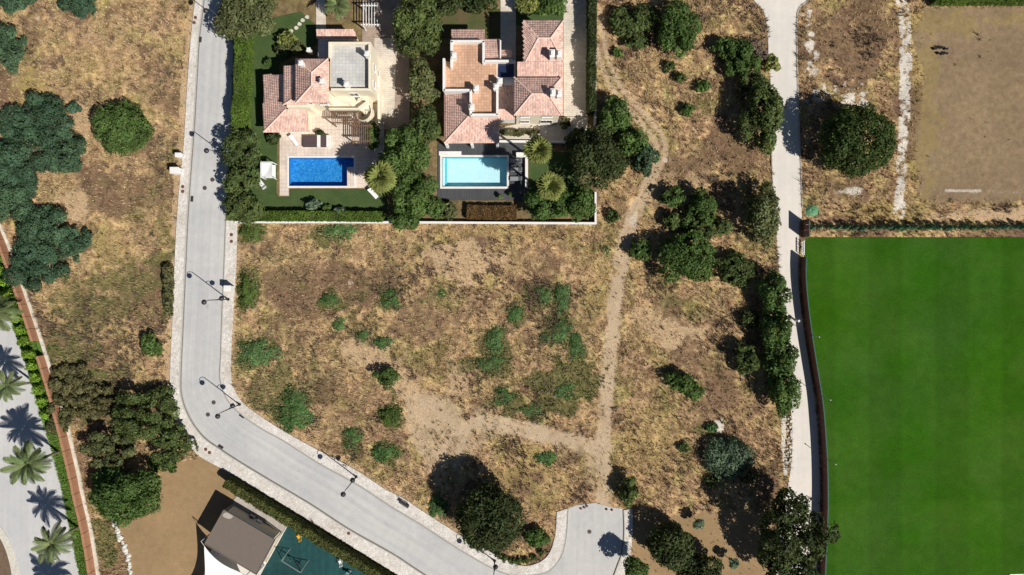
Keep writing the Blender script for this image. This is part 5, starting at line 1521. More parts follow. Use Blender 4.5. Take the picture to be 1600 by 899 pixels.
# tall east blocks
_, r_ne = v2.block(822, 37, 877, 98, 6.5, 'cream_paint')
e, r = 6.6, 7.4
v2.slope([(818, 33, e), (841, 60, r), (821, 97, e + .05), (818, 97, e)], 27)
v2.slope([(818, 33, e), (880, 33, e), (860, 60, r), (841, 60, r)], 28)
v2.slope([(880, 33, e), (880, 97, e), (860, 60, r)], 29)
v2.slope([(841, 60, r), (860, 60, r), (880, 97, e), (821, 97, e)], 30)
v2.ridge([(818, 33, e), (841, 60, r), (860, 60, r), (880, 33, e)]); v2.ridge([(821, 97, e), (841, 60, r)]); v2.ridge([(860, 60, r), (880, 97, e)], .09)
_, r_mid2 = v2.block(811, 97, 878, 122, 6.1, 'cream_paint')
v2.slope([(808, 122, 6.3), (880, 122, 6.3), (880, 97, 6.75), (808, 97, 6.75)], 31)
_, r_se = v2.block(807, 124, 875, 177, 6.7, 'cream_paint')
e, r = 6.8, 7.55
v2.slope([(803, 121, e), (831, 147, r), (803, 181, e)], 32)
v2.slope([(803, 121, e), (878, 121, e), (856, 147, r), (831, 147, r)], 33)
v2.slope([(878, 121, e), (878, 181, e), (856, 147, r)], 34)
v2.slope([(831, 147, r), (856, 147, r), (878, 181, e), (803, 181, e)], 35)
v2.ridge([(803, 181, e), (831, 147, r), (856, 147, r), (878, 121, e)]); v2.ridge([(803, 121, e), (831, 147, r)], .09); v2.ridge([(856, 147, r), (878, 181, e)])
for x, y, z in ((863, 84, 6.9), (874, 84, 6.7), (864, 145, 7.2), (874, 146, 7.0)): v2.chimney(x, y, z, 1.5, .6, .9)
for x, y, h in ((709, 87, 1.6), (744, 138, 1.7), (737, 168, 1.6), (775, 136, 1.7), (781, 127, 1.6)): v2.chimney(x, y, Z1, h, .65, .7)
for u, z, w, h in ((1.3, 5.2, 1.2, 1.1), (4.6, 5.2, 1.4, 1.1), (1.3, 1.7, 1.3, 1.6), (4.6, 1.6, 1.8, 2.0)): v2.window(r_se, 'S', u, z, w, h)
for u in (1.2, 3.8): v2.window(r_se, 'E', u, 5.0, 1.0, 1.2); v2.window(r_ne, 'E', u, 5.0, 1.0, 1.2)

# ------------------------------------------------------------------ pools, decks, gardens
def rect_frame(outer, holes, z, mat, name, th=0.3, parent=None):
    """flat slab made of strips around one rectangular hole: outer, hole as (x0,y0,x1,y1) pixels"""
    x0, y0, x1, y1 = outer; a0, b0, a1, b1 = holes
    m = MB()
    for q in ((x0, y0, x1, b0), (x0, b1, x1, y1), (x0, b0, a0, b1), (a1, b0, x1, b1)):
        if q[2] - q[0] < .05 or q[3] - q[1] < .05: continue
        p, r_ = W(q[0], q[3]), W(q[2], q[1])
        m.box(((p[0] + r_[0]) / 2, (p[1] + r_[1]) / 2, z - th / 2), (r_[0] - p[0], r_[1] - p[1], th))
    o = m.build(name, MATS[mat], parent)
    return o

def pool(hole, depth, floor_mat, wall_mat, label, coping, water_z=-0.06):
    x0, y0, x1, y1 = hole
    a = W(x0, y1); b = W(x1, y0)
    root = empty('swimming_pool', ((a[0] + b[0]) / 2, (a[1] + b[1]) / 2, 0), 0, label, 'pool')
    cx, cy, w, d = root.location.x, root.location.y, b[0] - a[0], b[1] - a[1]
    MB().box((cx, cy, -depth - .1), (w, d, .2)).build('floor', MATS[floor_mat], root)
    wl = MB(); t_ = .12
    for px_, py_, sx_, sy_ in ((cx, a[1] - t_ / 2, w + 2 * t_, t_), (cx, b[1] + t_ / 2, w + 2 * t_, t_), (a[0] - t_ / 2, cy, t_, d), (b[0] + t_ / 2, cy, t_, d)):
        wl.box((px_, py_, (-depth - .2 + .08) / 2), (sx_, sy_, depth + .28))
    wl.build('basin_wall', MATS[wall_mat], root)
    wm = MB(); wm.add([(cx - w / 2, cy - d / 2, water_z), (cx + w / 2, cy - d / 2, water_z), (cx + w / 2, cy + d / 2, water_z), (cx - w / 2, cy + d / 2, water_z)], [(0, 1, 2, 3)])
    wm.build('water', MATS['pool_water'], root)
    cp = MB(); cw = coping
    for px_, py_, sx_, sy_ in ((cx, a[1] - cw / 2, w + 2 * cw, cw), (cx, b[1] + cw / 2, w + 2 * cw, cw), (a[0] - cw / 2, cy, cw, d), (b[0] + cw / 2, cy, cw, d)):
        cp.box((px_, py_, .085), (sx_, sy_, .06))
    cp.build('coping', MATS['white_paint'], root)
    return root
P1 = (452, 247, 553, 291)
o = rect_frame((437, 203, 580, 294), P1, 0.05, 'pool_deck_tile', 'pool_deck_left'); o['kind'] = 'structure'
pl1 = pool(P1, 1.35, 'mosaic_blue', 'mosaic_blue', 'rectangular deep blue mosaic swimming pool in the left garden', .3)
a = W(543.2, 291.3); b = W(553.3, 262)
m = MB().box(((a[0] + b[0]) / 2, (a[1] + b[1]) / 2, -.66), (b[0] - a[0], b[1] - a[1], 1.42)); o = m.build('deck_corner', MATS['mosaic_blue']); o['kind'] = 'structure'
m = MB().box(((a[0] + b[0]) / 2 , (a[1] + b[1]) / 2 , .085), (b[0] - a[0] + .1, b[1] - a[1] + .1, .064)); o = m.build('deck_corner_slab', MATS['pool_deck_tile']); o['kind'] = 'structure'
o = sheet('deck_strip', [(437, 294.2), (451, 294.2), (451, 306), (437, 306)], 0.048, 'pool_deck_tile', skirt=.1)
o = sheet('deck_strip_right', [(580.3, 203), (600, 203), (600, 294), (580.3, 294)], 0.04, 'pool_deck_tile', skirt=.1)
P2 = (691, 246, 792, 292)
o = rect_frame((684, 224, 825, 313), P2, 0.05, 'deck_board', 'pool_deck_right'); o['kind'] = 'structure'
pl2 = pool(P2, 1.3, 'mosaic_cyan', 'mosaic_turquoise', 'rectangular pale turquoise swimming pool on a dark deck in the right garden', .32)
# ledge and step inside the pale pool
a = W(691.3, 291.7); b = W(695, 246.3)
MB().box(((a[0] + b[0]) / 2, (a[1] + b[1]) / 2, -.45), (b[0] - a[0], b[1] - a[1], .5)).build('step', MATS['mosaic_cyan'], pl2)
a = W(695.2, 291.7); b = W(697.4, 246.3)
MB().box(((a[0] + b[0]) / 2, (a[1] + b[1]) / 2, -.9), (b[0] - a[0], b[1] - a[1], .3)).build('step', MATS['mosaic_turquoise'], pl2)
a = W(686, 247); b = W(721, 237)
MB().box(((a[0] + b[0]) / 2, (b[1] + a[1] + .36) / 2, .115), (b[0] - a[0], b[1] - a[1] - .36, .12)).build('platform', MATS['white_paint'], pl2)

# low white planter wall on the dark deck
wl = empty('planter_wall', P(815, 260), 0, 'low white L-shaped wall right of the grey loungers', 'wall')
MB().box((*W(815, 243.5), .45), (1.7, .7, .8)).box((*W(822.6, 271), .40), (.42, 4.7, .7)).build('wall_body', MATS['white_paint'], wl)

# lawns and drives
sheet('lawn_west', [(388, 206), (435, 206), (435, 334), (600, 334), (606, 296), (452, 296), (452, 307), (436, 307), (436, 207)], 0.0, 'garden_lawn') if False else None
sheet('lawn_left', [(392, 60), (418, 30), (470, 18), (494, 40), (494, 70), (436, 100), (432, 300), (436, 308), (453, 308), (453, 296), (606, 296), (606, 346), (392, 346)], 0.012, 'garden_lawn')
sheet('lawn_right', [(826.5, 238), (905, 238), (905, 300), (826.5, 318)], 0.012, 'garden_lawn')
sheet('lawn_top', [(664, 14), (786, 14), (786, 60), (664, 60)], 0.010, 'rough_lawn')
sheet('lawn_top_right', [(805, 0), (880, 0), (880, 40), (805, 40)], 0.010, 'garden_lawn')
sheet('garden_path', [(782, -60), (806, -60), (806, 96), (782, 96)], 0.030, 'drive_pavers', skirt=.05)
sheet('garden_path_left', [(494, -60), (506, -60), (510, 60), (494, 60)], 0.030, 'drive_pavers', skirt=.05)
sheet('driveway_right', [(880.5, -60), (918, -60), (918, 182), (880.5, 182)], 0.036, 'drive_pavers', skirt=.05)
sheet('driveway_left', [(566, -60), (640, -60), (640, 203), (566, 203)], 0.030, 'brown_pavers', skirt=.05)
sheet('driveway_apron', [(585, 60), (620, 60), (618, 120), (616, 180), (585, 190)], 0.036, 'drive_pavers', skirt=.05)
sheet('villa_patio', [(480, 150), (600, 150), (600, 202.8), (437, 202.8), (437, 196), (480, 196)], 0.044, 'pool_deck_tile', skirt=.05)
sheet('villa_forecourt', [(779, 199), (880, 183), (918, 183), (918, 222), (779, 222)], 0.020, 'drive_pavers', skirt=.05)
# white garden walls
def wall_run(name, pts, h, th, mat, label, cat='wall'):
    o = empty(name, P(*pts[0]), 0, label, cat)
    m = MB()
    cp = MB()
    for a, b in zip(pts[:-1], pts[1:]):
        A, B = P(*a), P(*b); d = B - A
        rz = math.atan2(d.y, d.x)
        m.box(((A + B) / 2).to_tuple()[:2] + (h / 2 - .1,), (d.length + th * .98, th, h + .2), rz=rz)
        cp.box(((A + B) / 2).to_tuple()[:2] + (h + .03,), (d.length + th * 1.1, th * 1.25, .06), rz=rz)
    m.build('wall_body', MATS[mat], o); cp.build('coping', MATS['white_paint'], o)
    return o
wall_run('garden_wall', [(372, 348), (640, 348.5), (930, 350)], 0.9, .26, 'white_wall', 'long low white wall along the bottom of both gardens')
wall_run('garden_wall', [(929.5, -40), (929, 198)], 0.9, .24, 'white_wall', 'low white wall along the right side of the cream driveway')
wall_run('garden_wall', [(929.5, 303), (929.5, 347)], 0.9, .24, 'white_wall', 'short white wall piece at the bottom right garden corner')
wall_run('garden_wall', [(780, 222), (830, 222.5), (905, 223)], 0.5, .26, 'white_wall', 'low white edging wall between villa front and garden palms')

# garden furniture
def lounger(px, py, rz, fab, label, group):
    b = P(px, py); b.z = .05
    o = empty('sun_lounger', b, rz, label, 'lounger', group)
    m = MB().box((0, 0, .28), (1.9, .66, .06))
    link('frame', m.mesh('frame'), MATS['grey_metal'], o)
    for x in (-.8, .8):
        for y in (-.27, .27):
            link('leg', MB().box((x, y, .125), (.06, .06, .25)).mesh('leg'), MATS['grey_metal'], o)
    link('mattress', MB().box((-.25, 0, .36), (1.3, .62, .09)).mesh('mattress'), MATS[fab], o)
    M = Matrix.Rotation(math.radians(-38), 4, 'Y')
    link('backrest', MB().box((.66, 0, .58), (.68, .62, .09), M=M).mesh('backrest'), MATS[fab], o)
    return o
GL = 'grey loungers by the pale pool'
lounger(806, 252, 0, 'fabric_grey', 'grey lounger nearest the white planter wall top, beside the pale pool', GL)
lounger(806, 266, 0, 'fabric_grey', 'middle grey lounger beside the pale pool', GL)
lounger(806, 280, 0, 'fabric_grey', 'lowest grey lounger beside the pale pool, half in shade', GL)
lounger(461, 221, 2.2, 'fabric_white', 'white lounger on the cream deck above the blue pool', 'white loungers')
lounger(410, 288, -.9, 'fabric_white', 'white lounger on the lawn below the white canopy bed', 'white loungers')
lounger(584, 303, 2.3, 'fabric_white', 'white lounger at the lawn edge under the yellowish palm', 'white loungers')
def daybed(px, py, w, d, label):
    b = P(px, py); b.z = .05
    o = empty('daybed', b, 0, label, 'daybed', 'dark daybeds above the blue pool')
    link('mattress', MB().box((0, 0, .35), (w, d, .3)).mesh('mattress'), MATS['fabric_dark'], o)
    link('base', MB().box((0, 0, .1), (w * .96, d * .96, .2)).mesh('base'), MATS['white_paint'], o)
    link('side_panel', MB().box((w / 2 + .28, 0, .32), (.5, d * 1.02, .64)).mesh('side_panel'), MATS['white_paint'], o)
    return o
daybed(486, 222, 2.2, 1.8, 'wide dark brown daybed on the cream deck above the blue pool')
daybed(507, 222, .9, 1.8, 'narrow dark brown daybed right of the wide one')
# white canopy bed
b = P(424, 269)
o = empty('canopy_bed', b, 0, 'white four post canopy bed on the lawn left of the blue pool', 'canopy bed')
for x in (-.85, .85):
    for y in (-1.15, 1.15): MB().box((x, y, 1.05), (.12, .12, 2.1)).build('post', MATS['white_metal'], o, local=True)
for x in (-.85, .85): MB().box((x, 0, 2.15), (.12, 2.42, .1)).build('rail', MATS['white_metal'], o, local=True)
for y in (-1.15, 1.15): MB().box((0, y, 2.152), (1.58, .12, .1)).build('rail', MATS['white_metal'], o, local=True)
m = MB(); n = 9
vs = [(x * 1.5 / n - .75, y * 2.1 / n - 1.05, 2.12 - .22 * math.sin(math.pi * x / n) * math.sin(math.pi * y / n)) for y in range(n + 1) for x in range(n + 1)]
m.add(vs, [(y * (n + 1) + x, y * (n + 1) + x + 1, (y + 1) * (n + 1) + x + 1, (y + 1) * (n + 1) + x) for y in range(n) for x in range(n)])
m.build('canopy', MATS['fabric_white'], o, smooth=True, local=True)
MB().box((0, 0, .35), (1.5, 2.0, .4)).build('mattress', MATS['fabric_white'], o, local=True)
# parasols / pots on the dark deck
def pot(px, py, r, label, mat='white_paint', grp=None):
    b = P(px, py); b.z = .04
    o = empty('plant_pot', b, 0, label, 'pot', grp)
    MB().tube([(0, 0, 0), (0, 0, .25), (0, 0, .5)], [r * .7, r * .9, r], 12).build('pot_body', MATS[mat], o, local=True)
    SEED[0] += 1
    link('plant_leaves', crown_mesh('plant_leaves', SEED[0], r * 1.1, r * 1.1, .35, .7, .14, 200, 5), MATS['lush_leaf'], o)
pot(782, 308, .32, 'white plant pot on the dark deck below the pale pool', grp=None)
pot(797, 305, .28, 'white plant pot in the shade on the dark deck, right one')
# pergolas
def pergola(px0, py0, px1, py1, h, nsl, mat, label, vertical=True):
    a = P(px0, py1, h); b = P(px1, py0, h)
    cx, cy = (a.x + b.x) / 2, (a.y + b.y) / 2
    o = empty('pergola', (cx, cy, 0), 0, label, 'pergola')
    w, d = b.x - a.x, b.y - a.y
    for x in (-w / 2 + .1, w / 2 - .1):
        for y in (-d / 2 + .1, d / 2 - .1): MB().box((x, y, h / 2 - .05), (.16, .16, h)).build('post', MATS[mat], o, local=True)
    for y in (-d / 2 + .1, d / 2 - .1): MB().box((0, y, h), (w + .4, .14, .18)).build('beam', MATS[mat], o, local=True)
    for i in range(nsl):
        x = -w / 2 + w * (i + .5) / nsl
        MB().box((x, 0, h + .15), (.09, d + .5, .12)).build('slat', MATS[mat], o, local=True)
    return o
pergola(518, 174, 562, 193, 2.6, 16, 'wood', 'dark slatted pergola in front of the cream villa')
pergola(550, 196, 580, 222, 2.5, 9, 'wood', 'dark slatted pergola beside the deck right of the cream villa')
pergola(566, 8, 592, 40, 2.4, 6, 'white_paint', 'white slatted pergola over the path at the top edge')
# stepping stones on the left lawn
for i, (x, y) in enumerate([(455, 49), (463, 44), (468, 38), (473, 32), (480, 27), (465, 37)][:5]):
    b = P(x, y)
    o = MB().prism([(b.x + .33 * math.cos(t_) * (1 + .15 * math.sin(3 * t_ + i)), b.y + .3 * math.sin(t_)) for t_ in [k * .698 for k in range(9)]], 0.0, .07).build('stepping_stone', MATS['pale_stone'])
    tag(o, ['lowest', 'second lowest', 'middle', 'second highest', 'highest'][i] + ' pale stepping stone curving across the lawn behind the cream villa', 'stone', 'stepping stones on the lawn')
# ------------------------------------------------------------------ terracotta wall on the left
def interp_line(line, py):
    return np.interp(py, line[:, 1], line[:, 0])
tw = empty('terracotta_wall', P(interp_line(WHITE_BASE, 600) - 6, 600), 0, 'long terracotta coloured boundary wall with panels between palms and western field', 'wall')
L = resample(wpts(WHITE_BASE - np.array([4.0, 0])), 400)
dist = np.r_[0, np.cumsum(np.linalg.norm(np.diff(L, axis=0), axis=1))]
def at_d(s): return np.array([np.interp(s, dist, L[:, 0]), np.interp(s, dist, L[:, 1])])
rr = random.Random(8)
s = 0.3; k = 0
while s < dist[-1] - 2.4:
    ln = rr.choice([2.0, 2.2, 2.4])
    a, b = at_d(s), at_d(s + ln)
    d = b - a; rz = math.atan2(d[1], d[0]); c0 = (a + b) / 2
    pyc = 449.5 - c0[1] * 10
    hgt = 1.65 - 0.06 * ((k // 5) % 3)
    gap = abs(pyc - 545) < 9 or abs(pyc - 492) < 5
    if not gap:
        MB().box((c0[0], c0[1], hgt / 2 - .1), (ln - .10, .34, hgt + .2), rz=rz).build('panel', MATS['terracotta_wall'], tw)
        MB().box((c0[0], c0[1], hgt + .035), (ln - .06, .40, .07), rz=rz).build('coping', MATS['terracotta_wall'], tw)
        e = at_d(s)
        MB().box((e[0], e[1], hgt / 2 - .12), (.09, .30, hgt + .1), rz=rz).build('joint', MATS['bark'], tw)
    s += ln; k += 1
o = ribbon('footing_strip', WHITE_BASE - np.array([2.6, 0]), WHITE_BASE + np.array([2.8, 0]), 0.22, 'footing', n=120, kind=None)
tag(o, 'pale rough concrete footing along the foot of the terracotta wall', 'footing')
# white rocks along the tan lawn
rk = []
def rock_mesh(seed, sx, sy, sz):
    rnd = np.random.RandomState(seed)
    bm = bmesh.new(); bmesh.ops.create_icosphere(bm, subdivisions=1, radius=1)
    for v in bm.verts:
        f = 1 + rnd.uniform(-.24, .2)
        v.co = Vector((v.co.x * sx * f, v.co.y * sy * f, v.co.z * sz * f))
    me = bpy.data.meshes.new('rock'); bm.to_mesh(me); bm.free()
    return me
RK = [rock_mesh(i, .5, .42, .34) for i in range(5)]
for m_ in RK: m_.materials.append(MATS['white_rock'])
line = catmull([(178, 812), (184, 830), (190, 848), (197, 862), (203, 880), (206, 905)], 4)
pts = resample(line, 30)
for i, p in enumerate(pts):
    b = P(p[0] + rr.uniform(-2.6, 2.6), p[1] + rr.uniform(-1.5, 1.5)); b.z = .08
    o = link('boulder', RK[i % 5], None, None, b, (rr.uniform(-.3, .3), rr.uniform(-.3, .3), rr.uniform(0, 6)))
    s_ = rr.uniform(.55, 1.1); o.scale = (s_, s_, s_)
    tag(o, 'white rock in the line of rocks along the left side of the tan lawn', 'rock', 'white rocks beside the tan lawn')
# rubble strip beside the lane
for i in range(46):
    b = P(1234 + rr.uniform(-4, 4) - 2 * (i > 30), 650 + i * 1.9 + rr.uniform(-2, 2)); b.z = .04
    o = link('boulder', RK[i % 5], None, None, b, (rr.uniform(-.3, .3), rr.uniform(-.3, .3), rr.uniform(0, 6)))
    s_ = rr.uniform(.28, .5); o.scale = (s_, s_, s_ * .8)
    if i % 2: o.data = o.data
    tag(o, 'small stone in the rubble strip along the left side of the lower lane', 'rock', 'rubble stones beside the lane')
for i, (x, y) in enumerate([(913, 793), (908, 795), (948, 796), (956, 797), (917, 791)]):
    me_ = rock_mesh(40 + i, .22, .2, .16); me_.materials.append(MATS['boulder_red'])
    o = link('boulder', me_, None, None, P(x, y) + Vector((0, 0, .1)))
    tag(o, ['left reddish stone of the three at the head of the side road', 'leftmost tiny reddish stone at the head of the side road', 'reddish stone right of the track mouth at the side road',
            'rightmost reddish stone near the side road kerb', 'upper reddish stone at the left of the track mouth'][i], 'rock', 'reddish stones at the head of the side road')

# ------------------------------------------------------------------ street lamps
def street_lamp(px, py, ang, label, h=6.9, z0=.13):
    b = P(px, py); b.z = z0
    o = empty('street_lamp', b, ang, label, 'street lamp', 'double-arm street lamps')
    MB().tube([(0, 0, 0), (0, 0, .6), (0, 0, .62), (0, 0, h)], [.15, .13, .085, .06], 10).build('post', MATS['black_metal'], o, smooth=True, local=True)
    MB().tube([(0, 0, -.02), (0, 0, .05)], .24, 10).build('base_plate', MATS['black_metal'], o, local=True)
    def arm(z, reach, sgn, rise):
        pts = [(sgn * reach * (1 - math.cos(t_)) / 2, 0, z + rise * math.sin(t_)) for t_ in [math.pi * k / 8 for k in range(9)]]
        a_ = MB().tube(pts, .04, 6).build('arm', MATS['black_metal'], o, smooth=True, local=True)
        x = sgn * reach
        MB().tube([(x, 0, z + .02), (x, 0, z - .12), (x, 0, z - .22), (x, 0, z - .34)], [.06, .16, .36, .40], 12).build('lamp_shade', MATS['black_metal'], a_, smooth=True, local=True)
        MB().tube([(x, 0, z - .342), (x, 0, z - .40)], [.30, .24], 12).build('diffuser', MATS['white_metal'], a_, smooth=True, local=True)
    arm(h - .05, .85, 1, .42)
    arm(h * .60, .65, -1, .28)
    return o
street_lamp(360, 44, math.radians(180), 'street lamp at the top of the road, beside the pale olive tree', z0=.1)
street_lamp(361, 249, math.radians(180), 'street lamp among the garden trees overhanging the road', z0=.1)
street_lamp(357, 468, math.radians(200), 'street lamp beside the white cabinet on the right pavement')
street_lamp(375, 632, math.radians(225), 'street lamp on the inner side of the bend')
street_lamp(557, 745, math.radians(240), 'street lamp halfway down the diagonal road')
street_lamp(773, 876, math.radians(250), 'street lamp below the large corner tree near the bottom edge')

# cabinets
def cabinet(px, py, w, d, h, label, rz=0.0, meter=True):
    b = P(px, py); b.z = .0
    o = empty('utility_cabinet', b, rz, label, 'cabinet', 'white utility cabinets')
    MB().box((0, 0, h / 2), (w, d, h)).build('cabinet_body', MATS['white_paint'], o, bevel=.02, local=True)
    MB().box((0, 0, h + .04), (w + .12, d + .12, .08)).build('lid', MATS['white_paint'], o, bevel=.01, local=True)
    for s_ in (-1, 1):
        dd = MB().box((s_ * w * .24, -d / 2 - .012, h / 2), (w * .44, .03, h * .8)).build('door', MATS['white_metal'], o, local=True)
        MB().box((s_ * w * .06, -d / 2 - .04, h / 2), (.04, .03, .16)).build('handle', MATS['black_metal'], dd, local=True)
cabinet(285, 245, .6, .9, 1.3, 'upper smaller white cabinet at the outer edge of the left pavement', math.pi / 2)
cabinet(280, 269, .9, 1.3, 1.5, 'lower larger white cabinet at the outer edge of the left pavement', math.pi / 2)
cabinet(362, 451, .8, 1.0, 1.6, 'white cabinet on the right pavement by the green clump', -math.pi / 2)

# covers and drains
def cover(px, py, r, mat, label, z, group, name='manhole_cover'):
    b = P(px, py); b.z = z
    o = empty(name, b, 0, label, 'manhole', group)
    MB().tube([(0, 0, -.02), (0, 0, .012)], r, 20).build('rim', MATS['grey_metal' if mat == 'iron' else 'rust_iron'], o, local=True)
    MB().tube([(0, 0, -.01), (0, 0, .022)], r * .86, 20).build('lid', MATS[mat], o, local=True)
    for k_ in range(3): MB().box((0, (k_ - 1) * r * .4, .026), (r * 1.1, .05, .02)).build('rib', MATS[mat], o, local=True)
for x, y, l_ in ((320, 294, 'manhole cover in the road beside the three garden trees'), (334, 629, 'upper of two manhole covers at the bend'), (325, 648, 'lower of two manhole covers at the bend'),
                 (921, 831, 'manhole cover in the middle of the side road'), (332, 281, 'faint manhole cover near the tree shadows on the road')):
    cover(x, y, .36, 'iron', l_, .02, 'manholes in the road')
for x, y, l_ in ((286, 292, 'upper rusty cover of the pair below the left cabinets'), (286, 299.5, 'lower rusty cover of the pair below the left cabinets'),
                 (362, 367, 'upper rusty cover of the pair near the white wall corner'), (362, 377.5, 'lower rusty cover of the pair near the white wall corner'),
                 (322, 702, 'left rusty cover of the pair on the outer pavement at the bend'), (328, 707, 'right rusty cover of the pair on the outer pavement at the bend'),
                 (306, 28, 'upper dark cover of the pair at the top of the left pavement'), (304, 36, 'lower dark cover of the pair at the top of the left pavement'),
                 (545, 833, 'rusty cover on the pavement beside the playground hedge'), (401, 793, 'rusty cover on the concrete pad behind the flat roofed shelter')):
    cover(x, y, .27, 'rust_iron', l_, .13 if y != 793 else .03, 'rusty covers in the pavement')
def drain(px, py, rz, label):
    b = P(px, py); b.z = .02
    o = empty('drain_grate', b, rz, label, 'drain', 'road drains')
    MB().box((0, 0, .004), (.9, .45, .03)).build('frame', MATS['iron'], o, local=True)
    for k_ in range(6): MB().box((-.32 + k_ * .13, 0, .028), (.07, .36, .02)).build('bar', MATS['black_metal'], o, local=True)
for x, y, rz, l_ in ((313, 62, 1.5, 'drain at the left kerb near the top of the road'), (300, 311, 1.5, 'drain at the left kerb below the rusty pair'), (345, 698, -.6, 'drain at the outer kerb of the bend'),
                     (378, 650, -.6, 'drain at the inner kerb just below the bend lamp'), (784, 891, -.5, 'drain at the kerb near the bottom edge lamp')):
    drain(x, y, rz, l_)

# bench on the pavement
b = P(632, 786); b.z = .13
o = empty('bench', b, math.radians(-33), 'dark bench on the pavement left of the corner tree shadow', 'bench')
for k_ in range(4): MB().box((0, -.2 + k_ * .13, .45), (1.75, .10, .045)).build('seat_slat', MATS['black_metal'], o, local=True)
for k_ in range(2): MB().box((0, .27, .62 + k_ * .16), (1.75, .04, .11)).build('back_slat', MATS['black_metal'], o, local=True)
for x in (-.7, .7):
    MB().box((x, 0, .22), (.07, .5, .42)).build('leg', MATS['iron'], o, local=True)
    MB().box((x, .31, .58), (.06, .05, .6)).build('back_support', MATS['iron'], o, local=True)

# bins / bollards along the lane
def bollard_lamp(px, py, label, h=1.0, mat='black_metal'):
    b = P(px, py)
    o = empty('bollard', b, 0, label, 'bollard', 'bollards along the lane')
    MB().tube([(0, 0, 0), (0, 0, h * .8), (0, 0, h)], [.16, .14, .13], 10).build('post', MATS[mat], o, local=True)
    MB().tube([(0, 0, h), (0, 0, h + .12)], [.22, .16], 10).build('cap', MATS[mat], o, local=True)
bollard_lamp(1226, 168, 'black bollard on the lane beside the tall shaggy tree', 1.1)
bollard_lamp(1243, 501, 'white topped bollard at the lane beside the row of four trees', 1.2, 'white_metal')

# ------------------------------------------------------------------ boards and poles beside the pitch
rb = empty('board_fence', P(1261, 525), 0, 'dark red board fence with a green top rail along the left side of the pitch', 'fence')
LW = resample(wpts(WALLB[WALLB[:, 1] > 398] + np.array([0.0, 0])), 300)
dW = np.r_[0, np.cumsum(np.linalg.norm(np.diff(LW, axis=0), axis=1))]
nseg = int(dW[-1] / 2.0)
for i in range(nseg):
    a = np.array([np.interp(dW[-1] * i / nseg, dW, LW[:, k_]) for k_ in (0, 1)]); b = np.array([np.interp(dW[-1] * (i + 1) / nseg, dW, LW[:, k_]) for k_ in (0, 1)])
    d = b - a; rz = math.atan2(d[1], d[0]); c0 = (a + b) / 2; ln = np.linalg.norm(d)
    MB().box((c0[0], c0[1], .95), (ln - .04, .10, 1.9), rz=rz).build('panel', MATS['red_board'], rb)
    MB().box((c0[0], c0[1], 1.95), (ln, .16, .10), rz=rz).build('top_rail', MATS['green_net'], rb)
    MB().box((a[0] + .1, a[1], .98), (.12, .12, 2.0), rz=rz).build('post', MATS['green_net'], rb)
gf = empty('gate_screen', P(1253, 358), 0, 'taller dark screen at the top left corner of the pitch', 'fence')
for y0, y1 in ((345, 353), (353, 361), (361, 371)):
    a, b = P(1254, y0), P(1253, y1)
    c0 = (a + b) / 2; d = b - a
    MB().box((c0.x, c0.y, 1.25), (d.length - .03, .08, 2.5), rz=math.atan2(d.y, d.x)).build('panel', MATS['red_board'], gf)
MB().box((P(1253.5, 358).x, P(1253.5, 358).y, 2.55), (.14, 2.7, .1)).build('top_rail', MATS['green_net'], gf)
for y in (345, 371): MB().box((*W(1253.5, y), 1.3), (.13, .13, 2.6)).build('post', MATS['green_net'], gf)
wg = empty('white_gate', P(1252, 388), 0, 'low white gate leaf between the screen and the red boards', 'gate')
MB().box((*W(1252, 388), .28), (.12, 2.2, .08)).box((*W(1252, 388), 1.0), (.14, 2.2, .10)).build('rail', MATS['white_metal'], wg)
for k_ in range(6): MB().box((*W(1252, 378 + k_ * 4), .62), (.05, .05, .72)).build('bar', MATS['white_metal'], wg)
wb = empty('sign_post', P(1258, 352), 0, 'small white beam at the left end of the cypress row', 'post')
MB().box((*W(1257, 352.5), 1.15), (.75, .16, .25)).build('board', MATS['white_metal'], wb)
MB().box((*W(1256, 352.5), .5), (.08, .08, 1.0)).build('leg', MATS['white_metal'], wb)
for i, (x, y, l_) in enumerate([(1263, 524, 'uppermost thin pale pole along the pitch fence'), (1280, 619, 'second thin pale pole along the pitch fence'), (1288, 716, 'third thin pale pole along the pitch fence'),
                                (1288, 815, 'lowest thin pale pole along the pitch fence, by the big ragged tree')]):
    b = P(x, y)
    o = empty('pitch_pole', b, 0, l_, 'pole', 'poles along the pitch fence')
    MB().tube([(0, 0, 0), (0, 0, 3.6)], [.05, .04], 8).build('post', MATS['galvanised'], o, local=True)
    MB().tube([(0, 0, 3.6), (0, 0, 3.66), (0, 0, 3.82), (0, 0, 3.88)], [.04, .09, .09, .04], 10).build('finial', MATS['white_metal'], o, local=True)
# white pitch line at the lower right corner
o = sheet('pitch_line', [(1578, 897.5), (1720, 894.5), (1720, 897), (1578, 899.5)], .022, 'white_paint')

# pale wire fence posts in front of the cypresses
for i in range(14):
    b = P(1262 + i * 26, 361)
    o = MB().tube([(b.x, b.y, 0), (b.x, b.y, 1.1)], [.05, .045], 6).build('fence_post', MATS['light_wood'])
    tag(o, 'short wooden post between the cypress row and the pitch', 'post', 'wooden posts along the top of the pitch')
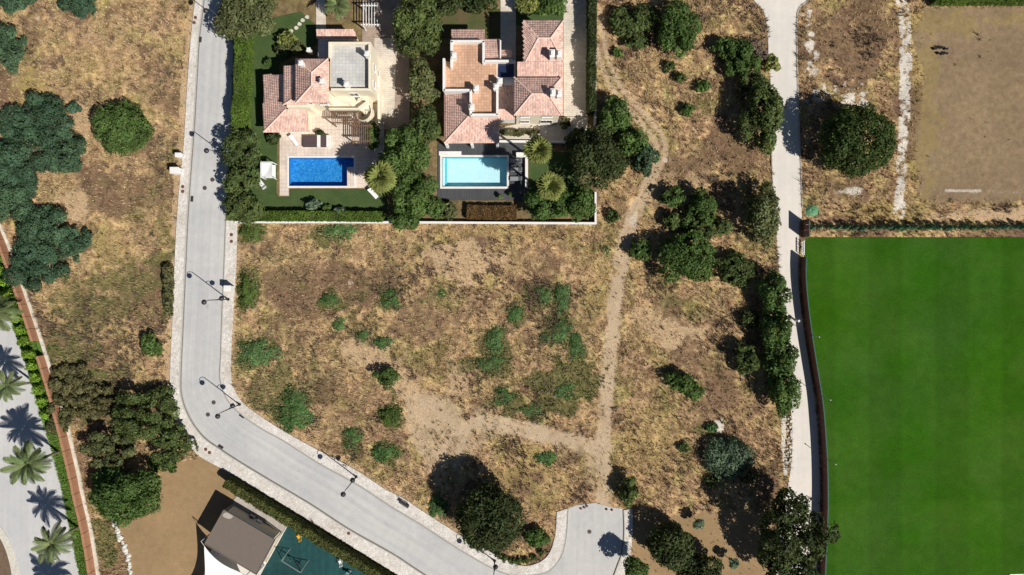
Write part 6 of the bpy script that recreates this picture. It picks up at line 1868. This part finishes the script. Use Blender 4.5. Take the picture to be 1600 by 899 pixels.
# black frames on the dry field
for i, (x, y) in enumerate([(1460, 77), (1466, 75), (1472, 75), (1477, 77), (1466, 84), (1472, 85), (1477, 84)]):
    b = P(x, y)
    o = empty('training_hurdle', b, rr.uniform(-.3, .3), ['leftmost', 'top left', 'top middle', 'top right', 'bottom left', 'bottom middle', 'bottom right'][i] + ' black frame of the little group on the dry field', 'hurdle', 'black frames on the dry field')
    for x_ in (-.2, .2): MB().box((x_, 0, .2), (.06, .28, .4)).build('leg', MATS['black_metal'], o, local=True)
    MB().box((0, 0, .42), (.48, .12, .08)).build('bar', MATS['black_metal'], o, local=True)
    MB().box((0, .12, .04), (.44, .1, .05)).build('foot_bar', MATS['black_metal'], o, local=True)
# green tarpaulin heap
rnd = np.random.RandomState(4)
n = 14; vs = []; fs = []
for j in range(n + 1):
    for i in range(n + 1):
        u, v = i / n * 2 - 1, j / n * 2 - 1
        e = max(0, 1 - (u * u + v * v) ** .8 * .9)
        vs.append((u * 1.1, v * .95, .03 + .55 * e * (0.8 + .4 * rnd.rand())))
b = P(1268, 329)
m = MB(); m.add([(x + b.x, y + b.y, z) for x, y, z in vs], [(j * (n + 1) + i, j * (n + 1) + i + 1, (j + 1) * (n + 1) + i + 1, (j + 1) * (n + 1) + i) for j in range(n) for i in range(n)
                 if math.hypot((i + .5) / n * 2 - 1, (j + .5) / n * 2 - 1) < 1.02])
o = m.build('tarpaulin', MATS['green_tarp']); tag(o, 'green tarpaulin heap beside the lane above the cypress row', 'tarpaulin')

# ------------------------------------------------------------------ playground
sheet('play_court', [(454, 813), (418, 878), (400, 912), (405, 960), (720, 960), (560, 872)], .022, 'rubber_floor', skirt=.06)
sheet('concrete_pad', [(376, 767), (453, 812), (416, 879), (352, 842), (365, 782)], .026, 'concrete_pad', skirt=.06)
sheet('terrace_pad', [(418, 880), (452, 899), (560, 960), (300, 960), (330, 860), (352, 843)], .018, 'lane_surface', skirt=.06)
m = MB().bar((*W(453.8, 812.5), .06), (*W(417, 879), .06), .16, .1); o = m.build('court_edge', MATS['pale_stone']); o['kind'] = 'structure'
sh = empty('shelter', P(372, 845), 0, 'flat brown roofed playground building beside the white sail', 'building')
zr = 3.3
R4 = [P(350, 797, zr), P(430, 844, zr), P(401, 898, zr), P(320, 850, zr)]
MB().prism([(p.x, p.y) for p in R4], zr - .22, zr).build('roof', MATS['cover_tile'], sh)
cen = sum(R4, Vector()) / 4
Wl = [cen + (p - cen) * .90 for p in R4]
for a, b in zip(Wl, Wl[1:] + Wl[:1]):
    d = b - a; c0 = (a + b) / 2
    MB().box((c0.x, c0.y, (zr - .22) / 2 - .02), (d.length + .18, .18, zr - .26), rz=math.atan2(d.y, d.x)).build('wall', MATS['cream_paint'], sh)
for p in R4:
    q = cen + (p - cen) * .97
    MB().box((q.x, q.y, zr / 2 - .12), (.14, .14, zr - .2)).build('post', MATS['grey_metal'], sh)
# trims on the roof edge and a pale stain-like roof hatch
for a, b in zip(R4, R4[1:] + R4[:1]):
    MB().bar(a + Vector((0, 0, .03)), b + Vector((0, 0, .03)), .12, .08).build('roof_trim', MATS['cover_tile'], sh)
hc = P(356, 806, zr)
MB().prism([(hc.x + .75 * math.cos(t_) * (1 + .2 * math.sin(2 * t_)), hc.y + .45 * math.sin(t_) - .2 * math.cos(t_)) for t_ in [k_ * .5236 for k_ in range(12)]], zr + .002, zr + .02).build('roof_patch', MATS['concrete_pad'], sh)
# white shade sail
ss = empty('shade_sail', P(345, 890), 0, 'bright white shade sail at the bottom edge next to the brown roof', 'shade sail')
n = 12
T0, T1, T2, T3 = P(319, 853, 3.7), P(378, 896, 2.9), P(420, 960, 3.6), P(296, 950, 2.9)
vs = []
for j in range(n + 1):
    for i in range(n + 1):
        u, v = i / n, j / n
        sag = .0
        u2 = .5 + (u - .5) * (1 - .26 * math.sin(math.pi * v)); v2 = .5 + (v - .5) * (1 - .20 * math.sin(math.pi * u))
        p = T0.lerp(T1, u2).lerp(T3.lerp(T2, u2), v2)
        vs.append(tuple(p))
m = MB(); m.add(vs, [(j * (n + 1) + i, (j + 1) * (n + 1) + i, (j + 1) * (n + 1) + i + 1, j * (n + 1) + i + 1) for j in range(n) for i in range(n)])
m.build('sail', MATS['fabric_white'], ss, smooth=True)
for p, q in ((T0, P(314, 846, 3.9)), (T1, P(384, 900, 3.0)), (T3, P(288, 955, 3.0)), (T2, P(430, 965, 3.8))):
    MB().tube([(q.x, q.y, 0), (q.x, q.y, q.z)], [.08, .07], 8).build('mast', MATS['grey_metal'], ss, smooth=True)
    MB().tube([p, q], .03, 5).build('cable', MATS['galvanised'], ss)
# air conditioning unit and bin behind the shelter
for (x, y, l_) in ((396, 806, 'grey air conditioner unit on the pad behind the brown roof'),):
    b = P(x, y); o = empty('air_conditioner', b, math.radians(-30), l_, 'machine')
    MB().box((0, 0, .45), (.9, .45, .8)).build('case', MATS['grey_metal'], o, bevel=.02, local=True)
    MB().tube([(0, 0, .86), (0, 0, .9)], .18, 12).build('fan_grille', MATS['black_metal'], o, local=True)
    for s_ in (-1, 1): MB().box((s_ * .35, 0, .04), (.08, .4, .1)).build('foot', MATS['black_metal'], o, local=True)
b = P(406, 814); o = empty('litter_bin', b, math.radians(-30), 'white box bin on the pad behind the brown roof', 'bin')
MB().box((0, 0, .4), (.85, .5, .8)).build('bin_body', MATS['white_paint'], o, bevel=.03, local=True)
MB().box((0, 0, .84), (.9, .55, .08)).build('lid', MATS['white_metal'], o, bevel=.02, local=True)
# spring rockers
def rocker(px, py, mat, rz, label):
    b = P(px, py); b.z = .02
    o = empty('spring_rocker', b, rz, label, 'play rocker', 'spring rockers')
    pts = [(.13 * math.cos(t_), .13 * math.sin(t_), .03 + .4 * t_ / 25) for t_ in [k_ * .7 for k_ in range(37)]]
    MB().tube(pts, .025, 5).build('spring', MATS['black_metal'], o, local=True)
    for s_ in (-1, 1):
        prof = [(-.6, .45), (-.35, .40), (.35, .40), (.62, .62), (.60, .95), (.42, .98), (.28, .72), (-.15, .62), (-.5, .78), (-.64, .7)]
        vs = [(x, s_ * .16 + y, z) for y in (-.03, .03) for x, z in prof]; k_ = len(prof)
        m = MB(); m.add(vs, [tuple(range(k_)), tuple(range(2 * k_ - 1, k_ - 1, -1))] + [(i, k_ + i, k_ + (i + 1) % k_, (i + 1) % k_) for i in range(k_)])
        m.build('side_panel', MATS[mat], o, local=True)
    MB().box((-.1, 0, .64), (.45, .34, .06)).build('seat', MATS[mat], o, local=True)
    MB().box((-.38, 0, .74), (.06, .34, .26)).build('seat_back', MATS[mat], o, local=True)
    MB().tube([(.34, -.32, .86), (.34, .32, .86)], .025, 6).build('handle', MATS['black_metal'], o, local=True)
    MB().box((0, 0, .02), (.5, .5, .04)).build('base_plate', MATS['grey_metal'], o, local=True)
rocker(469, 838, 'yellow_plastic', math.radians(-62), 'yellow spring rocker on the teal playground')
rocker(533, 877, 'white_paint', math.radians(-70), 'white spring rocker on the teal playground')
rocker(546, 894, 'teal_metal', math.radians(-20), 'dark teal spring rocker at the bottom edge of the playground')
# swing frame
b = P(462, 876); b.z = .02
o = empty('swing_frame', b, math.radians(-32), 'pale metal double swing frame on the teal playground', 'swing')
for x in (-1.7, 1.7):
    for s_ in (-1, 1): MB().tube([(x, s_ * 1.1, 0), (x, 0, 2.3)], .06, 8).build('leg', MATS['galvanised'], o, local=True)
    MB().tube([(x, -.6, 1.05), (x, .6, 1.05)], .04, 6).build('brace', MATS['galvanised'], o, local=True)
MB().tube([(-1.75, 0, 2.3), (1.75, 0, 2.3)], .06, 8).build('top_bar', MATS['galvanised'], o, local=True)
for x in (-.8, .8):
    st = MB().box((x, 0, .5), (.46, .2, .05)).build('seat', MATS['black_metal'], o, local=True)
    for s_ in (-.2, .2): MB().tube([(x + s_, 0, .52), (x + s_, 0, 2.26)], .015, 4).build('chain', MATS['galvanised'], st, local=True)
